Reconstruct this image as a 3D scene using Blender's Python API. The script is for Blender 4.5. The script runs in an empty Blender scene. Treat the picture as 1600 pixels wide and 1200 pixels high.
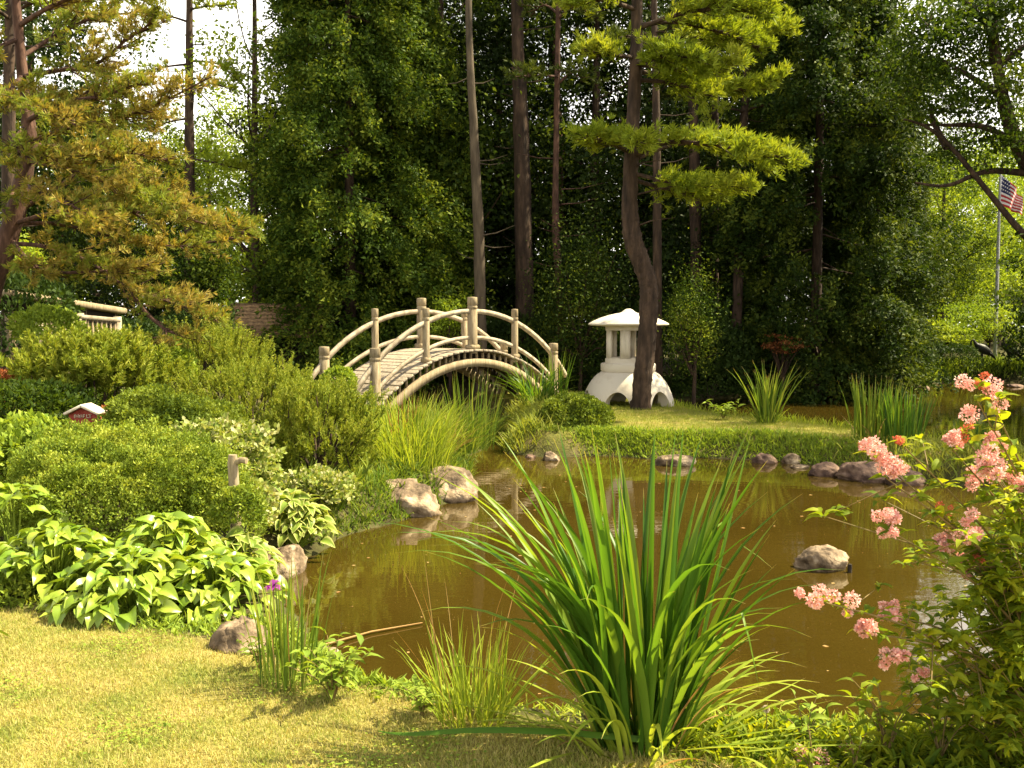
import bpy, math
import numpy as np
from mathutils import Vector

# ------------------------------------------------------------------ camera, light
F = 1600.0; H = 1.95; HY = 101.5
PITCH = math.atan(HY / F)
scene = bpy.context.scene
col = scene.collection
cam_d = bpy.data.cameras.new('camera'); cam = bpy.data.objects.new('camera', cam_d); col.objects.link(cam)
cam_d.lens = 36.0; cam_d.sensor_width = 36.0; cam_d.clip_start = 0.05; cam_d.clip_end = 1500
cam.location = (0, 0, H); cam.rotation_euler = (math.pi / 2 - PITCH, 0, 0)
scene.camera = cam
SUN_EL, SUN_AZ = 53.0, 76.0            # azimuth clockwise from +Y, the view direction
w = bpy.data.worlds.new('World'); scene.world = w; w.use_nodes = True
nt = w.node_tree; nt.nodes.clear()
sky = nt.nodes.new('ShaderNodeTexSky'); sky.sky_type = 'NISHITA'; sky.sun_disc = False
sky.sun_elevation = math.radians(SUN_EL); sky.sun_rotation = math.radians(SUN_AZ)
sky.dust_density = 4.0; sky.air_density = 1.0; sky.ozone_density = 0.5
bg = nt.nodes.new('ShaderNodeBackground'); bg.inputs['Strength'].default_value = 0.06
out = nt.nodes.new('ShaderNodeOutputWorld')
# hazy bright cloud bank low in the sky, thinning upward
wtc = nt.nodes.new('ShaderNodeTexCoord'); sep = nt.nodes.new('ShaderNodeSeparateXYZ'); nt.links.new(wtc.outputs['Generated'], sep.inputs[0])
cn = nt.nodes.new('ShaderNodeTexNoise'); cn.inputs['Scale'].default_value = 3.0; cn.inputs['Detail'].default_value = 6; nt.links.new(wtc.outputs['Generated'], cn.inputs['Vector'])
zr = nt.nodes.new('ShaderNodeMapRange'); zr.inputs[1].default_value = .38; zr.inputs[2].default_value = .72; zr.inputs[3].default_value = 1; zr.inputs[4].default_value = 0; nt.links.new(sep.outputs[2], zr.inputs[0])
cr_ = nt.nodes.new('ShaderNodeMapRange'); cr_.inputs[1].default_value = .28; cr_.inputs[2].default_value = .52; nt.links.new(cn.outputs[0], cr_.inputs[0])
mu = nt.nodes.new('ShaderNodeMath'); mu.operation = 'MULTIPLY'; nt.links.new(zr.outputs[0], mu.inputs[0]); nt.links.new(cr_.outputs[0], mu.inputs[1])
hs_ = nt.nodes.new('ShaderNodeHueSaturation'); hs_.inputs['Saturation'].default_value = .45; nt.links.new(sky.outputs[0], hs_.inputs['Color'])
cmx = nt.nodes.new('ShaderNodeMix'); cmx.data_type = 'RGBA'; nt.links.new(mu.outputs[0], cmx.inputs[0]); nt.links.new(hs_.outputs[0], cmx.inputs[6]); cmx.inputs[7].default_value = (14.0, 13.5, 12.4, 1)
nt.links.new(cmx.outputs[2], bg.inputs[0]); nt.links.new(bg.outputs[0], out.inputs[0])
sd = bpy.data.lights.new('sun', 'SUN'); sd.energy = 5.0; sd.angle = math.radians(0.5); sd.color = (1.0, 0.88, 0.59)
so = bpy.data.objects.new('sun', sd); col.objects.link(so); so.location = (20, 0, 30)
sdir = Vector((math.sin(math.radians(SUN_AZ)) * math.cos(math.radians(SUN_EL)),
               math.cos(math.radians(SUN_AZ)) * math.cos(math.radians(SUN_EL)), math.sin(math.radians(SUN_EL))))
so.rotation_euler = sdir.to_track_quat('Z', 'Y').to_euler()
vs = scene.view_settings
vs.view_transform = 'Standard'; vs.look = 'None'; vs.exposure = 1.6; vs.gamma = 1.0
try:
    c = scene.cycles
    c.max_bounces = 6; c.diffuse_bounces = 3; c.glossy_bounces = 2; c.transmission_bounces = 3
    c.transparent_max_bounces = 2; c.caustics_reflective = False; c.caustics_refractive = False
except Exception:
    pass

# ------------------------------------------------------------------ point helpers
CP, SP = math.cos(PITCH), math.sin(PITCH)
def at(px, py, Y):
    """world point seen at photo pixel px,py (1600x1200) at distance Y in front of the camera"""
    u = (px - 800) / F; v = (600 - py) / F
    d = np.array([u, CP + v * SP, v * CP - SP])
    return np.array([0, 0, H]) + d * (Y / d[1])
def atz(px, py, z):
    u = (px - 800) / F; v = (600 - py) / F
    d = np.array([u, CP + v * SP, v * CP - SP])
    return np.array([0, 0, H]) + d * ((z - H) / d[2])
def R(s): return np.random.default_rng(s)
def unit(v):
    v = np.asarray(v, float); n = np.linalg.norm(v, axis=-1, keepdims=True); return v / np.maximum(n, 1e-9)

# ------------------------------------------------------------------ mesh builder
class MB:
    def __init__(s): s.v = []; s.f = []; s.mi = []; s.n = 0; s.a = []; s.hasa = False
    def add(s, V, Fc, m=0, a=None):
        V = np.asarray(V, float).reshape(-1, 3); Fc = np.asarray(Fc, int)
        if len(V) == 0: return s
        s.v.append(V); s.f.append(Fc + s.n); s.mi.append(np.full(len(Fc), m, int)); s.n += len(V)
        if a is None: a = np.zeros(len(V))
        else: s.hasa = True
        s.a.append(np.asarray(a, float)); return s
    def mesh(s, name, mats, smooth=False):
        me = bpy.data.meshes.new(name)
        V = np.concatenate(s.v).astype(np.float32)
        loops = np.concatenate([f.ravel() for f in s.f]).astype(np.int32)
        cnt = np.concatenate([np.full(len(f), f.shape[1]) for f in s.f]).astype(np.int32)
        st = np.concatenate([[0], np.cumsum(cnt)[:-1]]).astype(np.int32)
        me.vertices.add(len(V)); me.vertices.foreach_set('co', V.ravel())
        me.loops.add(len(loops)); me.loops.foreach_set('vertex_index', loops)
        me.polygons.add(len(cnt)); me.polygons.foreach_set('loop_start', st)
        try: me.polygons.foreach_set('loop_total', cnt)
        except Exception: pass
        me.polygons.foreach_set('material_index', np.concatenate(s.mi).astype(np.int32))
        if smooth: me.polygons.foreach_set('use_smooth', np.ones(len(cnt), bool))
        for m in (mats if isinstance(mats, (list, tuple)) else [mats]): me.materials.append(m)
        if s.hasa:
            at_ = me.attributes.new('mg', 'FLOAT', 'POINT'); at_.data.foreach_set('value', np.concatenate(s.a).astype(np.float32))
        me.update(calc_edges=True); me.validate()
        return me
    def build(s, name, mats, parent=None, smooth=False, world=False):
        if world and parent is not None:
            off = np.array(parent.location); s.v = [v - off for v in s.v]
        o = bpy.data.objects.new(name, s.mesh(name, mats, smooth)); col.objects.link(o)
        if parent is not None:
            o.parent = parent; 
        return o
def tag(o, label=None, cat=None, group=None, kind=None):
    if label: o['label'] = label
    if cat: o['category'] = cat
    if group: o['group'] = group
    if kind: o['kind'] = kind
    return o
def thing(name, label, cat, loc=(0, 0, 0), rz=0, group=None):
    o = bpy.data.objects.new(name, None); col.objects.link(o); o.location = tuple(loc); o.rotation_euler = (0, 0, rz)
    o.empty_display_size = 0.2
    return tag(o, label, cat, group)
def copy_tree(root, loc, rz, label, scale=1.0, sz=None):
    r = root.copy(); col.objects.link(r); r.location = tuple(loc); r.rotation_euler = (0, 0, rz)
    r.scale = (scale, scale, sz or scale); r['label'] = label
    for ch in root.children:
        c = ch.copy(); col.objects.link(c); c.parent = r
    return r

# ------------------------------------------------------------------ shapes
def box(mb, c, s, m=0, Rm=None):
    x, y, z = np.array(s) / 2
    V = np.array([[-x,-y,-z],[x,-y,-z],[x,y,-z],[-x,y,-z],[-x,-y,z],[x,-y,z],[x,y,z],[-x,y,z]])
    if Rm is not None: V = V @ np.array(Rm).T
    mb.add(V + np.array(c), [[0,3,2,1],[4,5,6,7],[0,1,5,4],[1,2,6,5],[2,3,7,6],[3,0,4,7]], m)
def bbox_bevel(mb, c, s, b, m=0, Rm=None):
    """box with chamfered vertical and top edges"""
    x, y, z = np.array(s) / 2; b = min(b, x * .9, y * .9, z * .9)
    ring = lambda X, Y, Z, e: [[-X+e,-Y,Z],[X-e,-Y,Z],[X,-Y+e,Z],[X,Y-e,Z],[X-e,Y,Z],[-X+e,Y,Z],[-X,Y-e,Z],[-X,-Y+e,Z]]
    V = np.array(ring(x-b, y-b, -z, b*.5) + ring(x, y, -z+b, b) + ring(x, y, z-b, b) + ring(x-b, y-b, z, b*.5))
    if Rm is not None: V = V @ np.array(Rm).T
    V = V + np.array(c)
    q = [[k*8+i, k*8+(i+1) % 8, (k+1)*8+(i+1) % 8, (k+1)*8+i] for k in range(3) for i in range(8)]
    n0 = mb.n
    mb.add(V, q, m)
    mb.add(V[:8][::-1], [list(range(8))], m); mb.add(V[24:], [list(range(8))], m)
def tube(mb, pts, rad, n=8, m=0, cap=True, rough=0.0, rng=None):
    pts = np.asarray(pts, float); rad = np.broadcast_to(np.asarray(rad, float), (len(pts),))
    T = unit(np.gradient(pts, axis=0)); ref = np.array([0, 0, 1.0]) if abs(T[0, 2]) < .9 else np.array([1.0, 0, 0])
    U = unit(np.cross(T, ref)); Vv = np.cross(T, U)
    a = np.linspace(0, 2 * np.pi, n, endpoint=False)
    rr = rad[:, None] * np.ones((1, n))
    if rough and rng is not None: rr = rr * (1 + rough * rng.normal(size=rr.shape))
    V = pts[:, None, :] + rr[..., None] * (np.cos(a)[None, :, None] * U[:, None, :] + np.sin(a)[None, :, None] * Vv[:, None, :])
    k = len(pts); i = np.arange(k - 1)[:, None] * n; j = np.arange(n)[None, :]; j2 = (j + 1) % n
    Fq = np.stack([i + j, i + j2, i + n + j2, i + n + j], -1).reshape(-1, 4)
    mb.add(V.reshape(-1, 3), Fq, m)
    if cap:
        mb.add(V[-1], [list(range(n))], m); mb.add(V[0][::-1], [list(range(n))], m)
def lathe(mb, prof, n=32, c=(0, 0, 0), m=0):
    prof = np.asarray(prof, float); a = np.linspace(0, 2 * np.pi, n, endpoint=False)
    V = np.stack([prof[:, 0][:, None] * np.cos(a), prof[:, 0][:, None] * np.sin(a), prof[:, 1][:, None] + 0 * a], -1) + np.array(c)
    k = len(prof); i = np.arange(k - 1)[:, None] * n; j = np.arange(n)[None, :]; j2 = (j + 1) % n
    mb.add(V.reshape(-1, 3), np.stack([i + j, i + j2, i + n + j2, i + n + j], -1).reshape(-1, 4), m)
def smooth_line(P, n):
    P = np.asarray(P, float); t = np.linspace(0, len(P) - 1, n); i = np.clip(t.astype(int), 0, len(P) - 2); u = (t - i)[:, None]
    p0 = P[np.maximum(i - 1, 0)]; p1 = P[i]; p2 = P[i + 1]; p3 = P[np.minimum(i + 2, len(P) - 1)]
    return .5 * (2*p1 + (p2-p0)*u + (2*p0-5*p1+4*p2-p3)*u*u + (3*p1-p0-3*p2+p3)*u**3)
def frames(D, N, roll=None):
    X = unit(D); Z = unit(N - X * np.sum(N * X, -1, keepdims=True)); Y = np.cross(Z, X)
    if roll is not None:
        c, s = np.cos(roll)[:, None], np.sin(roll)[:, None]; Y, Z = Y * c + Z * s, Z * c - Y * s
    return np.stack([X, Y, Z], -1)
def scatter(mb, tv, tf, P, Rm, S, m=0, a=None):
    S = np.asarray(S, float)
    if S.ndim == 1: S = S[:, None]
    V = np.einsum('nij,nkj->nki', Rm, tv[None] * S[:, None, :]) + P[:, None, :]
    k = len(tv); tf = np.asarray(tf)
    Fx = (tf[None] + (np.arange(len(P)) * k)[:, None, None]).reshape(-1, tf.shape[1])
    mb.add(V.reshape(-1, 3), Fx, m, None if a is None else np.tile(a, len(P)))
LEAF_V = np.array([[0, 0, 0], [.45, -.28, .06], [1, 0, -.08], [.45, .28, .06]]); LEAF_F = [[0, 1, 2, 3]]
BROAD_V = np.array([[0, 0, 0], [.35, -.42, .05], [.8, -.3, .02], [1.05, 0, -.1], [.8, .3, .02], [.35, .42, .05]]); BROAD_F = [[0, 1, 2, 3], [0, 3, 4, 5]]
def tuft(K, seed, cone=0.9, wid=.035):
    r = R(seed); V = []; Fc = []
    for k in range(K):
        th = r.uniform(.1, cone) ; ph = r.uniform(0, 6.283); L = r.uniform(.75, 1.05)
        d = np.array([math.cos(th), math.sin(th) * math.cos(ph), math.sin(th) * math.sin(ph)])
        s = unit(np.cross(d, r.normal(size=3))) * wid
        V += [s * .6, -s * .6, d * L * .6 - s, d * L, d * L * .6 + s]; b = 5 * k; Fc.append([b, b + 1, b + 2, b + 3, b + 4])
    V = np.array(V); V[:, 2] -= .12 * V[:, 0] ** 2
    return V, np.array([[f[0], f[1], f[2], f[3], f[4]] for f in Fc])
def noise3(P, s=1.0, seed=0):
    r = R(seed + 99); v = 0
    for o in range(4):
        k = r.normal(size=(3, 3)) * s * 1.7 ** o; ph = r.uniform(0, 6.28, 3)
        v = v + np.prod(np.sin(P @ k.T + ph), -1) * .8 ** o + .5 * np.sin(P @ k[0] + ph[1]) * .7 ** o
    return v

# ------------------------------------------------------------------ materials
MATS = {}
def newmat(name):
    m = bpy.data.materials.new(name); m.use_nodes = True; n = m.node_tree; n.nodes.clear()
    o = n.nodes.new('ShaderNodeOutputMaterial'); return m, n, o
def ramp(n, stops):
    r = n.nodes.new('ShaderNodeValToRGB'); e = r.color_ramp.elements
    while len(e) < len(stops): e.new(.5)
    for el, (p, c) in zip(e, stops): el.position = p; el.color = (*c, 1)
    return r
def leafmat(name, cols, nscale=1.5, trans=.42, rough=.6, spec=.12, clump=.6, attr=None, tr_tint=(1.25, 1.15, .45)):
    """cols: dark..light albedo stops; colour varies leaf by leaf and in clumps"""
    m, n, o = newmat(name); L = n.links.new
    g = n.nodes.new('ShaderNodeNewGeometry'); nz = n.nodes.new('ShaderNodeTexNoise'); nz.inputs['Scale'].default_value = nscale; nz.inputs['Detail'].default_value = 3
    L(g.outputs['Position'], nz.inputs['Vector'])
    mr = n.nodes.new('ShaderNodeMapRange'); mr.inputs[1].default_value = .3; mr.inputs[2].default_value = .7; L(nz.outputs[0], mr.inputs[0])
    mx = n.nodes.new('ShaderNodeMix'); mx.data_type = 'FLOAT'; mx.inputs[0].default_value = clump
    L(g.outputs['Random Per Island'], mx.inputs[2]); L(mr.outputs[0], mx.inputs[3])
    r = ramp(n, [(i / (len(cols) - 1), c) for i, c in enumerate(cols)]); L(mx.outputs[0], r.inputs[0])
    cs = r.outputs[0]
    if attr:
        at_ = n.nodes.new('ShaderNodeAttribute'); at_.attribute_name = 'mg'
        rr = n.nodes.new('ShaderNodeMapRange'); rr.inputs[1].default_value = attr[1]; rr.inputs[2].default_value = attr[2]; L(at_.outputs['Fac'], rr.inputs[0])
        m2 = n.nodes.new('ShaderNodeMix'); m2.data_type = 'RGBA'; L(rr.outputs[0], m2.inputs[0]); L(cs, m2.inputs[6]); m2.inputs[7].default_value = (*attr[0], 1)
        cs = m2.outputs[2]
    p = n.nodes.new('ShaderNodeBsdfPrincipled'); p.inputs['Roughness'].default_value = rough; p.inputs['Specular IOR Level'].default_value = spec; L(cs, p.inputs['Base Color'])
    t = n.nodes.new('ShaderNodeBsdfTranslucent')
    mt = n.nodes.new('ShaderNodeMix'); mt.data_type = 'RGBA'; mt.blend_type = 'MULTIPLY'; mt.inputs[0].default_value = 1; L(cs, mt.inputs[6]); mt.inputs[7].default_value = (*tr_tint, 1)
    L(mt.outputs[2], t.inputs['Color'])
    ms = n.nodes.new('ShaderNodeMixShader'); ms.inputs[0].default_value = trans; L(p.outputs[0], ms.inputs[1]); L(t.outputs[0], ms.inputs[2]); L(ms.outputs[0], o.inputs[0])
    MATS[name] = m; return m
def solid(name, cols, nscale=6, rough=.8, bump=.3, stretch=(1, 1, 1), detail=6, spec=.3, bscale=None, coord='Object', dist=.02, lohi=(.3, .7)):
    m, n, o = newmat(name); L = n.links.new
    tc = n.nodes.new('ShaderNodeTexCoord'); mp = n.nodes.new('ShaderNodeMapping'); mp.inputs['Scale'].default_value = stretch; L(tc.outputs[coord], mp.inputs[0])
    nz = n.nodes.new('ShaderNodeTexNoise'); nz.inputs['Scale'].default_value = nscale; nz.inputs['Detail'].default_value = detail; nz.inputs['Roughness'].default_value = .6; L(mp.outputs[0], nz.inputs['Vector'])
    lo, hi = lohi
    r = ramp(n, [(lo + (hi - lo) * i / (len(cols) - 1), c) for i, c in enumerate(cols)]); L(nz.outputs[0], r.inputs[0])
    p = n.nodes.new('ShaderNodeBsdfPrincipled'); p.inputs['Roughness'].default_value = rough; p.inputs['Specular IOR Level'].default_value = spec; L(r.outputs[0], p.inputs['Base Color'])
    if bump:
        nb = n.nodes.new('ShaderNodeTexNoise'); nb.inputs['Scale'].default_value = bscale or nscale * 4; nb.inputs['Detail'].default_value = 8; L(mp.outputs[0], nb.inputs['Vector'])
        b = n.nodes.new('ShaderNodeBump'); b.inputs['Strength'].default_value = bump; b.inputs['Distance'].default_value = dist; L(nb.outputs[0], b.inputs['Height']); L(b.outputs[0], p.inputs['Normal'])
    L(p.outputs[0], o.inputs[0]); MATS[name] = m; return m

M_tree = leafmat('broadleaf_green', [(.012, .026, .004), (.048, .085, .010), (.20, .25, .028)], .6)  # dark-to-bright clumps put sunlit and shaded foliage into the colour
M_treeL = leafmat('broadleaf_light', [(.10, .18, .02), (.22, .30, .03), (.38, .44, .05)], .5, trans=.5)  # light green leaf, brightened further so backlit crowns look sunlit
M_treeD = leafmat('broadleaf_shade_tone', [(.008, .018, .004), (.020, .038, .007), (.06, .09, .013)], .5, trans=.3)  # dark albedo carries the deep shade of the wood
M_cedar = leafmat('cedar_sprays', [(.014, .032, .004), (.065, .115, .012), (.32, .37, .04)], 1.3, trans=.35, clump=.5)  # wide colour stops paint lit sprays against shaded gaps
M_cedarD = leafmat('cedar_shade_tone', [(.009, .022, .003), (.032, .06, .008), (.18, .22, .026)], 1.2, trans=.3)  # shaded copy of the cedar foliage, its shade put into the albedo
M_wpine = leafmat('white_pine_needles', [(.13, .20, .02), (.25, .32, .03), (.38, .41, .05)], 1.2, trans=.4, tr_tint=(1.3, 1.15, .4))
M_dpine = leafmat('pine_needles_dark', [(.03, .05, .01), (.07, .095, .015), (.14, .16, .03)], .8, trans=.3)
M_rpine = leafmat('red_pine_needles', [(.11, .17, .022), (.23, .29, .038), (.37, .27, .07), (.20, .28, .03)], 1.6, trans=.35, tr_tint=(1.2, 1.0, .45), clump=.65)
M_mugo = leafmat('mugo_needles', [(.10, .16, .015), (.24, .29, .03), (.42, .42, .07)], 2.5, trans=.3, clump=.3)
M_fine = leafmat('fine_shrub_leaf', [(.07, .12, .015), (.20, .27, .03), (.42, .45, .07)], 4, trans=.3)
M_round = leafmat('box_shrub_leaf', [(.05, .09, .012), (.14, .19, .022), (.28, .33, .04)], 3, trans=.3)
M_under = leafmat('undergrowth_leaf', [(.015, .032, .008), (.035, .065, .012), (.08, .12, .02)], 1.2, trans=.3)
M_hosta = leafmat('hosta_leaf', [(.13, .24, .02), (.25, .35, .033), (.39, .46, .06)], 3, trans=.3, rough=.35, spec=.5, clump=.3)
M_hosta2 = leafmat('hosta_variegated', [(.12, .20, .03), (.20, .28, .04), (.30, .36, .06)], 3, trans=.3, rough=.35, clump=.3, attr=((.5, .52, .17), .55, .85))
M_var = leafmat('variegated_leaf', [(.12, .2, .03), (.30, .35, .08), (.58, .54, .32)], 6, trans=.3, clump=.25)
M_iris = leafmat('iris_blade', [(.035, .095, .011), (.080, .18, .018), (.22, .32, .035)], 2, trans=.42, rough=.4, spec=.3, clump=.15, tr_tint=(1.6, 1.35, .5), attr=((.40, .33, .12), .95, 1.0))
M_reed = leafmat('reed_blade', [(.07, .14, .02), (.16, .24, .03), (.30, .33, .06)], 3, trans=.4, clump=.2, attr=((.42, .30, .12), .9, 1.0))
M_sedge = leafmat('sedge_blade', [(.15, .24, .025), (.30, .38, .04), (.46, .48, .08)], 3, trans=.4, clump=.3, attr=((.45, .33, .14), .93, 1.0))
M_lawnb = leafmat('lawn_blade', [(.17, .24, .04), (.34, .36, .08), (.50, .42, .17), (.42, .45, .11)], 3.0, trans=.3, clump=.45)
M_islb = leafmat('island_grass_blade', [(.15, .21, .03), (.26, .30, .05), (.40, .38, .09)], 1.2, trans=.35, clump=.5)
M_weed = leafmat('low_weed_leaf', [(.12, .2, .025), (.24, .33, .04), (.34, .42, .06)], 4, trans=.35, clump=.3)
M_spir = leafmat('spirea_leaf', [(.06, .12, .012), (.20, .27, .02), (.42, .43, .03)], 4, trans=.5, clump=.35, tr_tint=(1.5, 1.3, .35))
M_pink = leafmat('pink_petal', [(.70, .30, .25), (.84, .50, .45), (.95, .80, .76)], 25, trans=.3, clump=.35, tr_tint=(1.1, .8, .75))
M_bud = leafmat('coral_bud', [(.5, .10, .05), (.62, .18, .09), (.7, .3, .2)], 25, trans=.25, clump=.3, tr_tint=(1.1, .7, .6))
M_redleaf = leafmat('rust_red_leaf', [(.16, .05, .02), (.34, .12, .045), (.48, .22, .08)], 4, trans=.3, clump=.3, tr_tint=(1.2, .8, .5))
M_purple = leafmat('purple_petal', [(.16, .02, .16), (.28, .04, .26), (.4, .08, .36)], 30, trans=.3, clump=.3, tr_tint=(1, .7, 1))
M_dead = leafmat('dry_leaf', [(.25, .12, .05), (.42, .26, .10), (.55, .42, .2)], 4, trans=.3, clump=.3, tr_tint=(1.1, .9, .5))
M_bark = solid('pine_bark', [(.016, .010, .007), (.045, .028, .018), (.10, .062, .040)], 9, .9, .9, (1, 1, .22), dist=.03, bscale=22)
M_barkr = solid('red_pine_bark', [(.03, .016, .011), (.075, .038, .026), (.15, .08, .055)], 12, .9, .8, (1, 1, .3), dist=.02, bscale=25)
M_barkg = solid('grey_bark', [(.045, .035, .023), (.09, .068, .045), (.14, .108, .072)], 9, .9, .7, (1, 1, .2), dist=.02, bscale=20)
M_wood = solid('weathered_wood', [(.13, .095, .052), (.29, .225, .135), (.42, .35, .23)], 5, .8, .5, (6, 6, .8), dist=.008, bscale=14, lohi=(.25, .75))
M_rail = solid('bleached_rail_wood', [(.14, .105, .068), (.36, .295, .21), (.52, .46, .36)], 4, .75, .35, (2, 2, 2), dist=.006, bscale=30, lohi=(.25, .75))
M_deck = solid('deck_plank_wood', [(.16, .12, .085), (.33, .275, .205), (.46, .40, .32)], 6, .85, .4, (3, 3, 3), dist=.006, bscale=30, lohi=(.25, .75))
M_darkw = solid('dark_old_wood', [(.012, .009, .007), (.03, .022, .015), (.05, .035, .022)], 7, .9, .4, (1, 1, 1))
M_shingle = solid('cedar_shingle', [(.10, .06, .03), (.26, .16, .08), (.42, .27, .13)], 14, .85, .5, (1, 1, 1), dist=.01)
M_lant = solid('painted_concrete', [(.28, .22, .15), (.50, .43, .33), (.62, .56, .46)], 2.6, .75, .5, (1, 1, 1), dist=.006, bscale=26, lohi=(.18, .5))
M_rock = solid('pond_rock', [(.07, .048, .028), (.21, .15, .093), (.42, .33, .22)], 6, .85, 1.0, (1, 1, 1), dist=.05, bscale=9, lohi=(.38, .64))  # strong ramp contrast paints shaded cavities into the rock colour
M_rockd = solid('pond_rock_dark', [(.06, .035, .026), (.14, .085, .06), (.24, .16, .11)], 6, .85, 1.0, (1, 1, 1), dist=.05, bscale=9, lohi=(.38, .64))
M_metal = solid('flagpole_metal', [(.3, .3, .3), (.45, .45, .44)], 5, .45, .1)
M_bronze = solid('dark_bronze', [(.008, .008, .007), (.02, .02, .016), (.04, .04, .03)], 12, .5, .3)
M_redp = solid('red_paint', [(.20, .025, .018), (.30, .04, .028), (.36, .07, .05)], 18, .6, .3)
M_cream = solid('cream_paint', [(.52, .42, .30), (.70, .60, .46), (.75, .68, .56)], 14, .7, .2)
M_stem = solid('green_stem', [(.12, .10, .03), (.22, .14, .05)], 8, .6, 0)
M_fred = solid('flag_red', [(.38, .02, .03), (.50, .03, .04)], 8, .7, 0)
M_fwhite = solid('flag_white', [(.72, .66, .64), (.8, .76, .74)], 8, .7, 0)
M_fblue = solid('flag_blue', [(.015, .02, .075), (.025, .03, .11)], 8, .7, 0)

# ------------------------------------------------------------------ terrain and water
WATER = np.array([(-.5,4.85),(0,4.62),(.7,4.47),(1.4,4.4),(2.3,4.35),(4,4.3),(7,4.8),(10,6),(14,9),(18,16),(20,24),(19,31),
    (14,31.5),(12,30.5),(8.5,28),(6,25.7),(4,24.4),(1,24.8),(-3,25.2),(-8,25.6),(-9,24),(-8,22.6),(-6,21.5),(-4,20.5),(-2.6,19.4),(-1.6,18.3),(-.8,17),
    (-.4,15.6),(-.62,14.4),(-.5,12.9),(-.46,11.6),(-.64,10.8),(-.98,9.95),(-1.36,9.35),(-1.55,8.9),(-1.7,8.2),(-1.8,7.7),(-1.6,7.1),(-1.5,6.8),(-1.22,6.2),(-.86,5.5)])
ISLAND = np.array([(-.1,14.75),(.45,14.35),(1.36,14.5),(2.0,14.1),(2.7,14.3),(3.5,14.1),(3.95,13.6),(4.4,12.8),(4.85,12.3),(5.7,11.4),(6.6,11.2),(7.1,12),(6.9,13),
    (6.1,13.9),(5.5,15.2),(4.9,16.3),(4.3,17.2),(3.7,18.2),(3.4,19.4),(3.2,21.2),(2.0,23.0),(.4,23.4),(-.8,23.3),(-1.2,22.4),(-.7,21.3),(-.05,20.2),(.1,18.5),(0,16.5)])
def wig(P, amp, seed):
    out = []; r = R(seed)
    for i in range(len(P)):
        a, b = P[i], P[(i + 1) % len(P)]; L = np.hypot(*(b - a)); k = max(2, int(L / .35)) if L < 3.5 else 4
        for j in range(k): out.append(a + (b - a) * j / k + (r.normal(size=2) * amp * (0 if j == 0 else 1)))
    return np.array(out)
WATERd = wig(WATER, .03, 3); ISLd = wig(ISLAND, .03, 4)
def inside(P, poly):
    x, y = P[:, 0], P[:, 1]; c = np.zeros(len(P), bool); n = len(poly)
    for i in range(n):
        x1, y1 = poly[i]; x2, y2 = poly[(i + 1) % n]
        if y1 == y2: continue
        c ^= ((y1 > y) != (y2 > y)) & (x < (x2 - x1) * (y - y1) / (y2 - y1) + x1)
    return c
def pdist(P, poly):
    d = np.full(len(P), 1e9); n = len(poly)
    for i in range(n):
        a = poly[i]; ab = poly[(i + 1) % n] - a; t = np.clip(((P - a) @ ab) / (ab @ ab), 0, 1)
        d = np.minimum(d, np.hypot(*(P - a - t[:, None] * ab).T))
    return d
def sstep(a, b, x): t = np.clip((x - a) / (b - a), 0, 1); return t * t * (3 - 2 * t)
def landdist(P):
    P = np.asarray(P, float).reshape(-1, 2)
    dW, dI = pdist(P, WATERd), pdist(P, ISLd); w_ = inside(P, WATERd); i_ = inside(P, ISLd)
    return np.where(w_ & ~i_, -np.minimum(dW, dI), np.where(i_, dI, dW)), i_
def gh(P):
    P = np.asarray(P, float).reshape(-1, 2); d, isl = landdist(P); x, y = P[:, 0], P[:, 1]
    N3 = np.c_[P, np.zeros(len(P))]
    h = np.where(d > 0, .33 * sstep(-.02, .42, d) + .03 * sstep(.4, 2.5, d), .33 * 0 + -.45 * sstep(0, .8, -d) - .03)
    h = h + np.where(d > .2, .012 * noise3(N3, 1.4) * sstep(.2, 1, d), 0)
    h = h + np.where((~isl) & (d > 0), .55 * sstep(3.2, 7.5, -x) * sstep(6, 12, y) + .5 * sstep(1.5, 20, d) * sstep(24, 40, y), 0)
    return h
def g1(x, y): return float(gh([[x, y]])[0])
def on_ground(px, py):
    z = .33
    for _ in range(6):
        p = atz(px, py, z); z = g1(p[0], p[1])
    return np.array([p[0], p[1], z])
def lawnmask(P):
    P = np.asarray(P); x, y = P[:, 0], P[:, 1]
    edge = np.interp(x, [-6, -3, -2.2, -1.44, -.65, .2, .7, 1.2, 6], [6.2, 5.65, 5.35, 4.98, 4.45, 3.98, 3.75, 3.5, 3.2])
    _, isl = landdist(P)
    return np.where(isl, sstep(.0, .6, pdist(P, ISLd)), 1 - sstep(-.1, .1, y - edge))

gx = .6 * np.sinh(np.linspace(-5.3, 5.3, 400)); gy = 3.5 + 1.5 * np.sinh(np.linspace(-3.6, 5.97, 520))
GX, GY = np.meshgrid(gx, gy); GP = np.c_[GX.ravel(), GY.ravel()]; GZ = gh(GP)
a_ = np.arange(519)[:, None] * 400 + np.arange(399)[None]
gb = MB().add(np.c_[GP, GZ], np.stack([a_, a_ + 1, a_ + 401, a_ + 400], -1).reshape(-1, 4), 0, lawnmask(GP))
m, n, o = newmat('garden_soil_and_turf'); L = n.links.new
g = n.nodes.new('ShaderNodeNewGeometry'); nz = n.nodes.new('ShaderNodeTexNoise'); nz.inputs['Scale'].default_value = 3; nz.inputs['Detail'].default_value = 8; L(g.outputs['Position'], nz.inputs[0])
r1 = ramp(n, [(.3, (.035, .028, .014)), (.5, (.06, .06, .02)), (.7, (.10, .08, .04))]); r2 = ramp(n, [(.3, (.13, .15, .03)), (.5, (.22, .20, .05)), (.7, (.30, .23, .08))])
L(nz.outputs[0], r1.inputs[0]); L(nz.outputs[0], r2.inputs[0]); at_ = n.nodes.new('ShaderNodeAttribute'); at_.attribute_name = 'mg'
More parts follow.
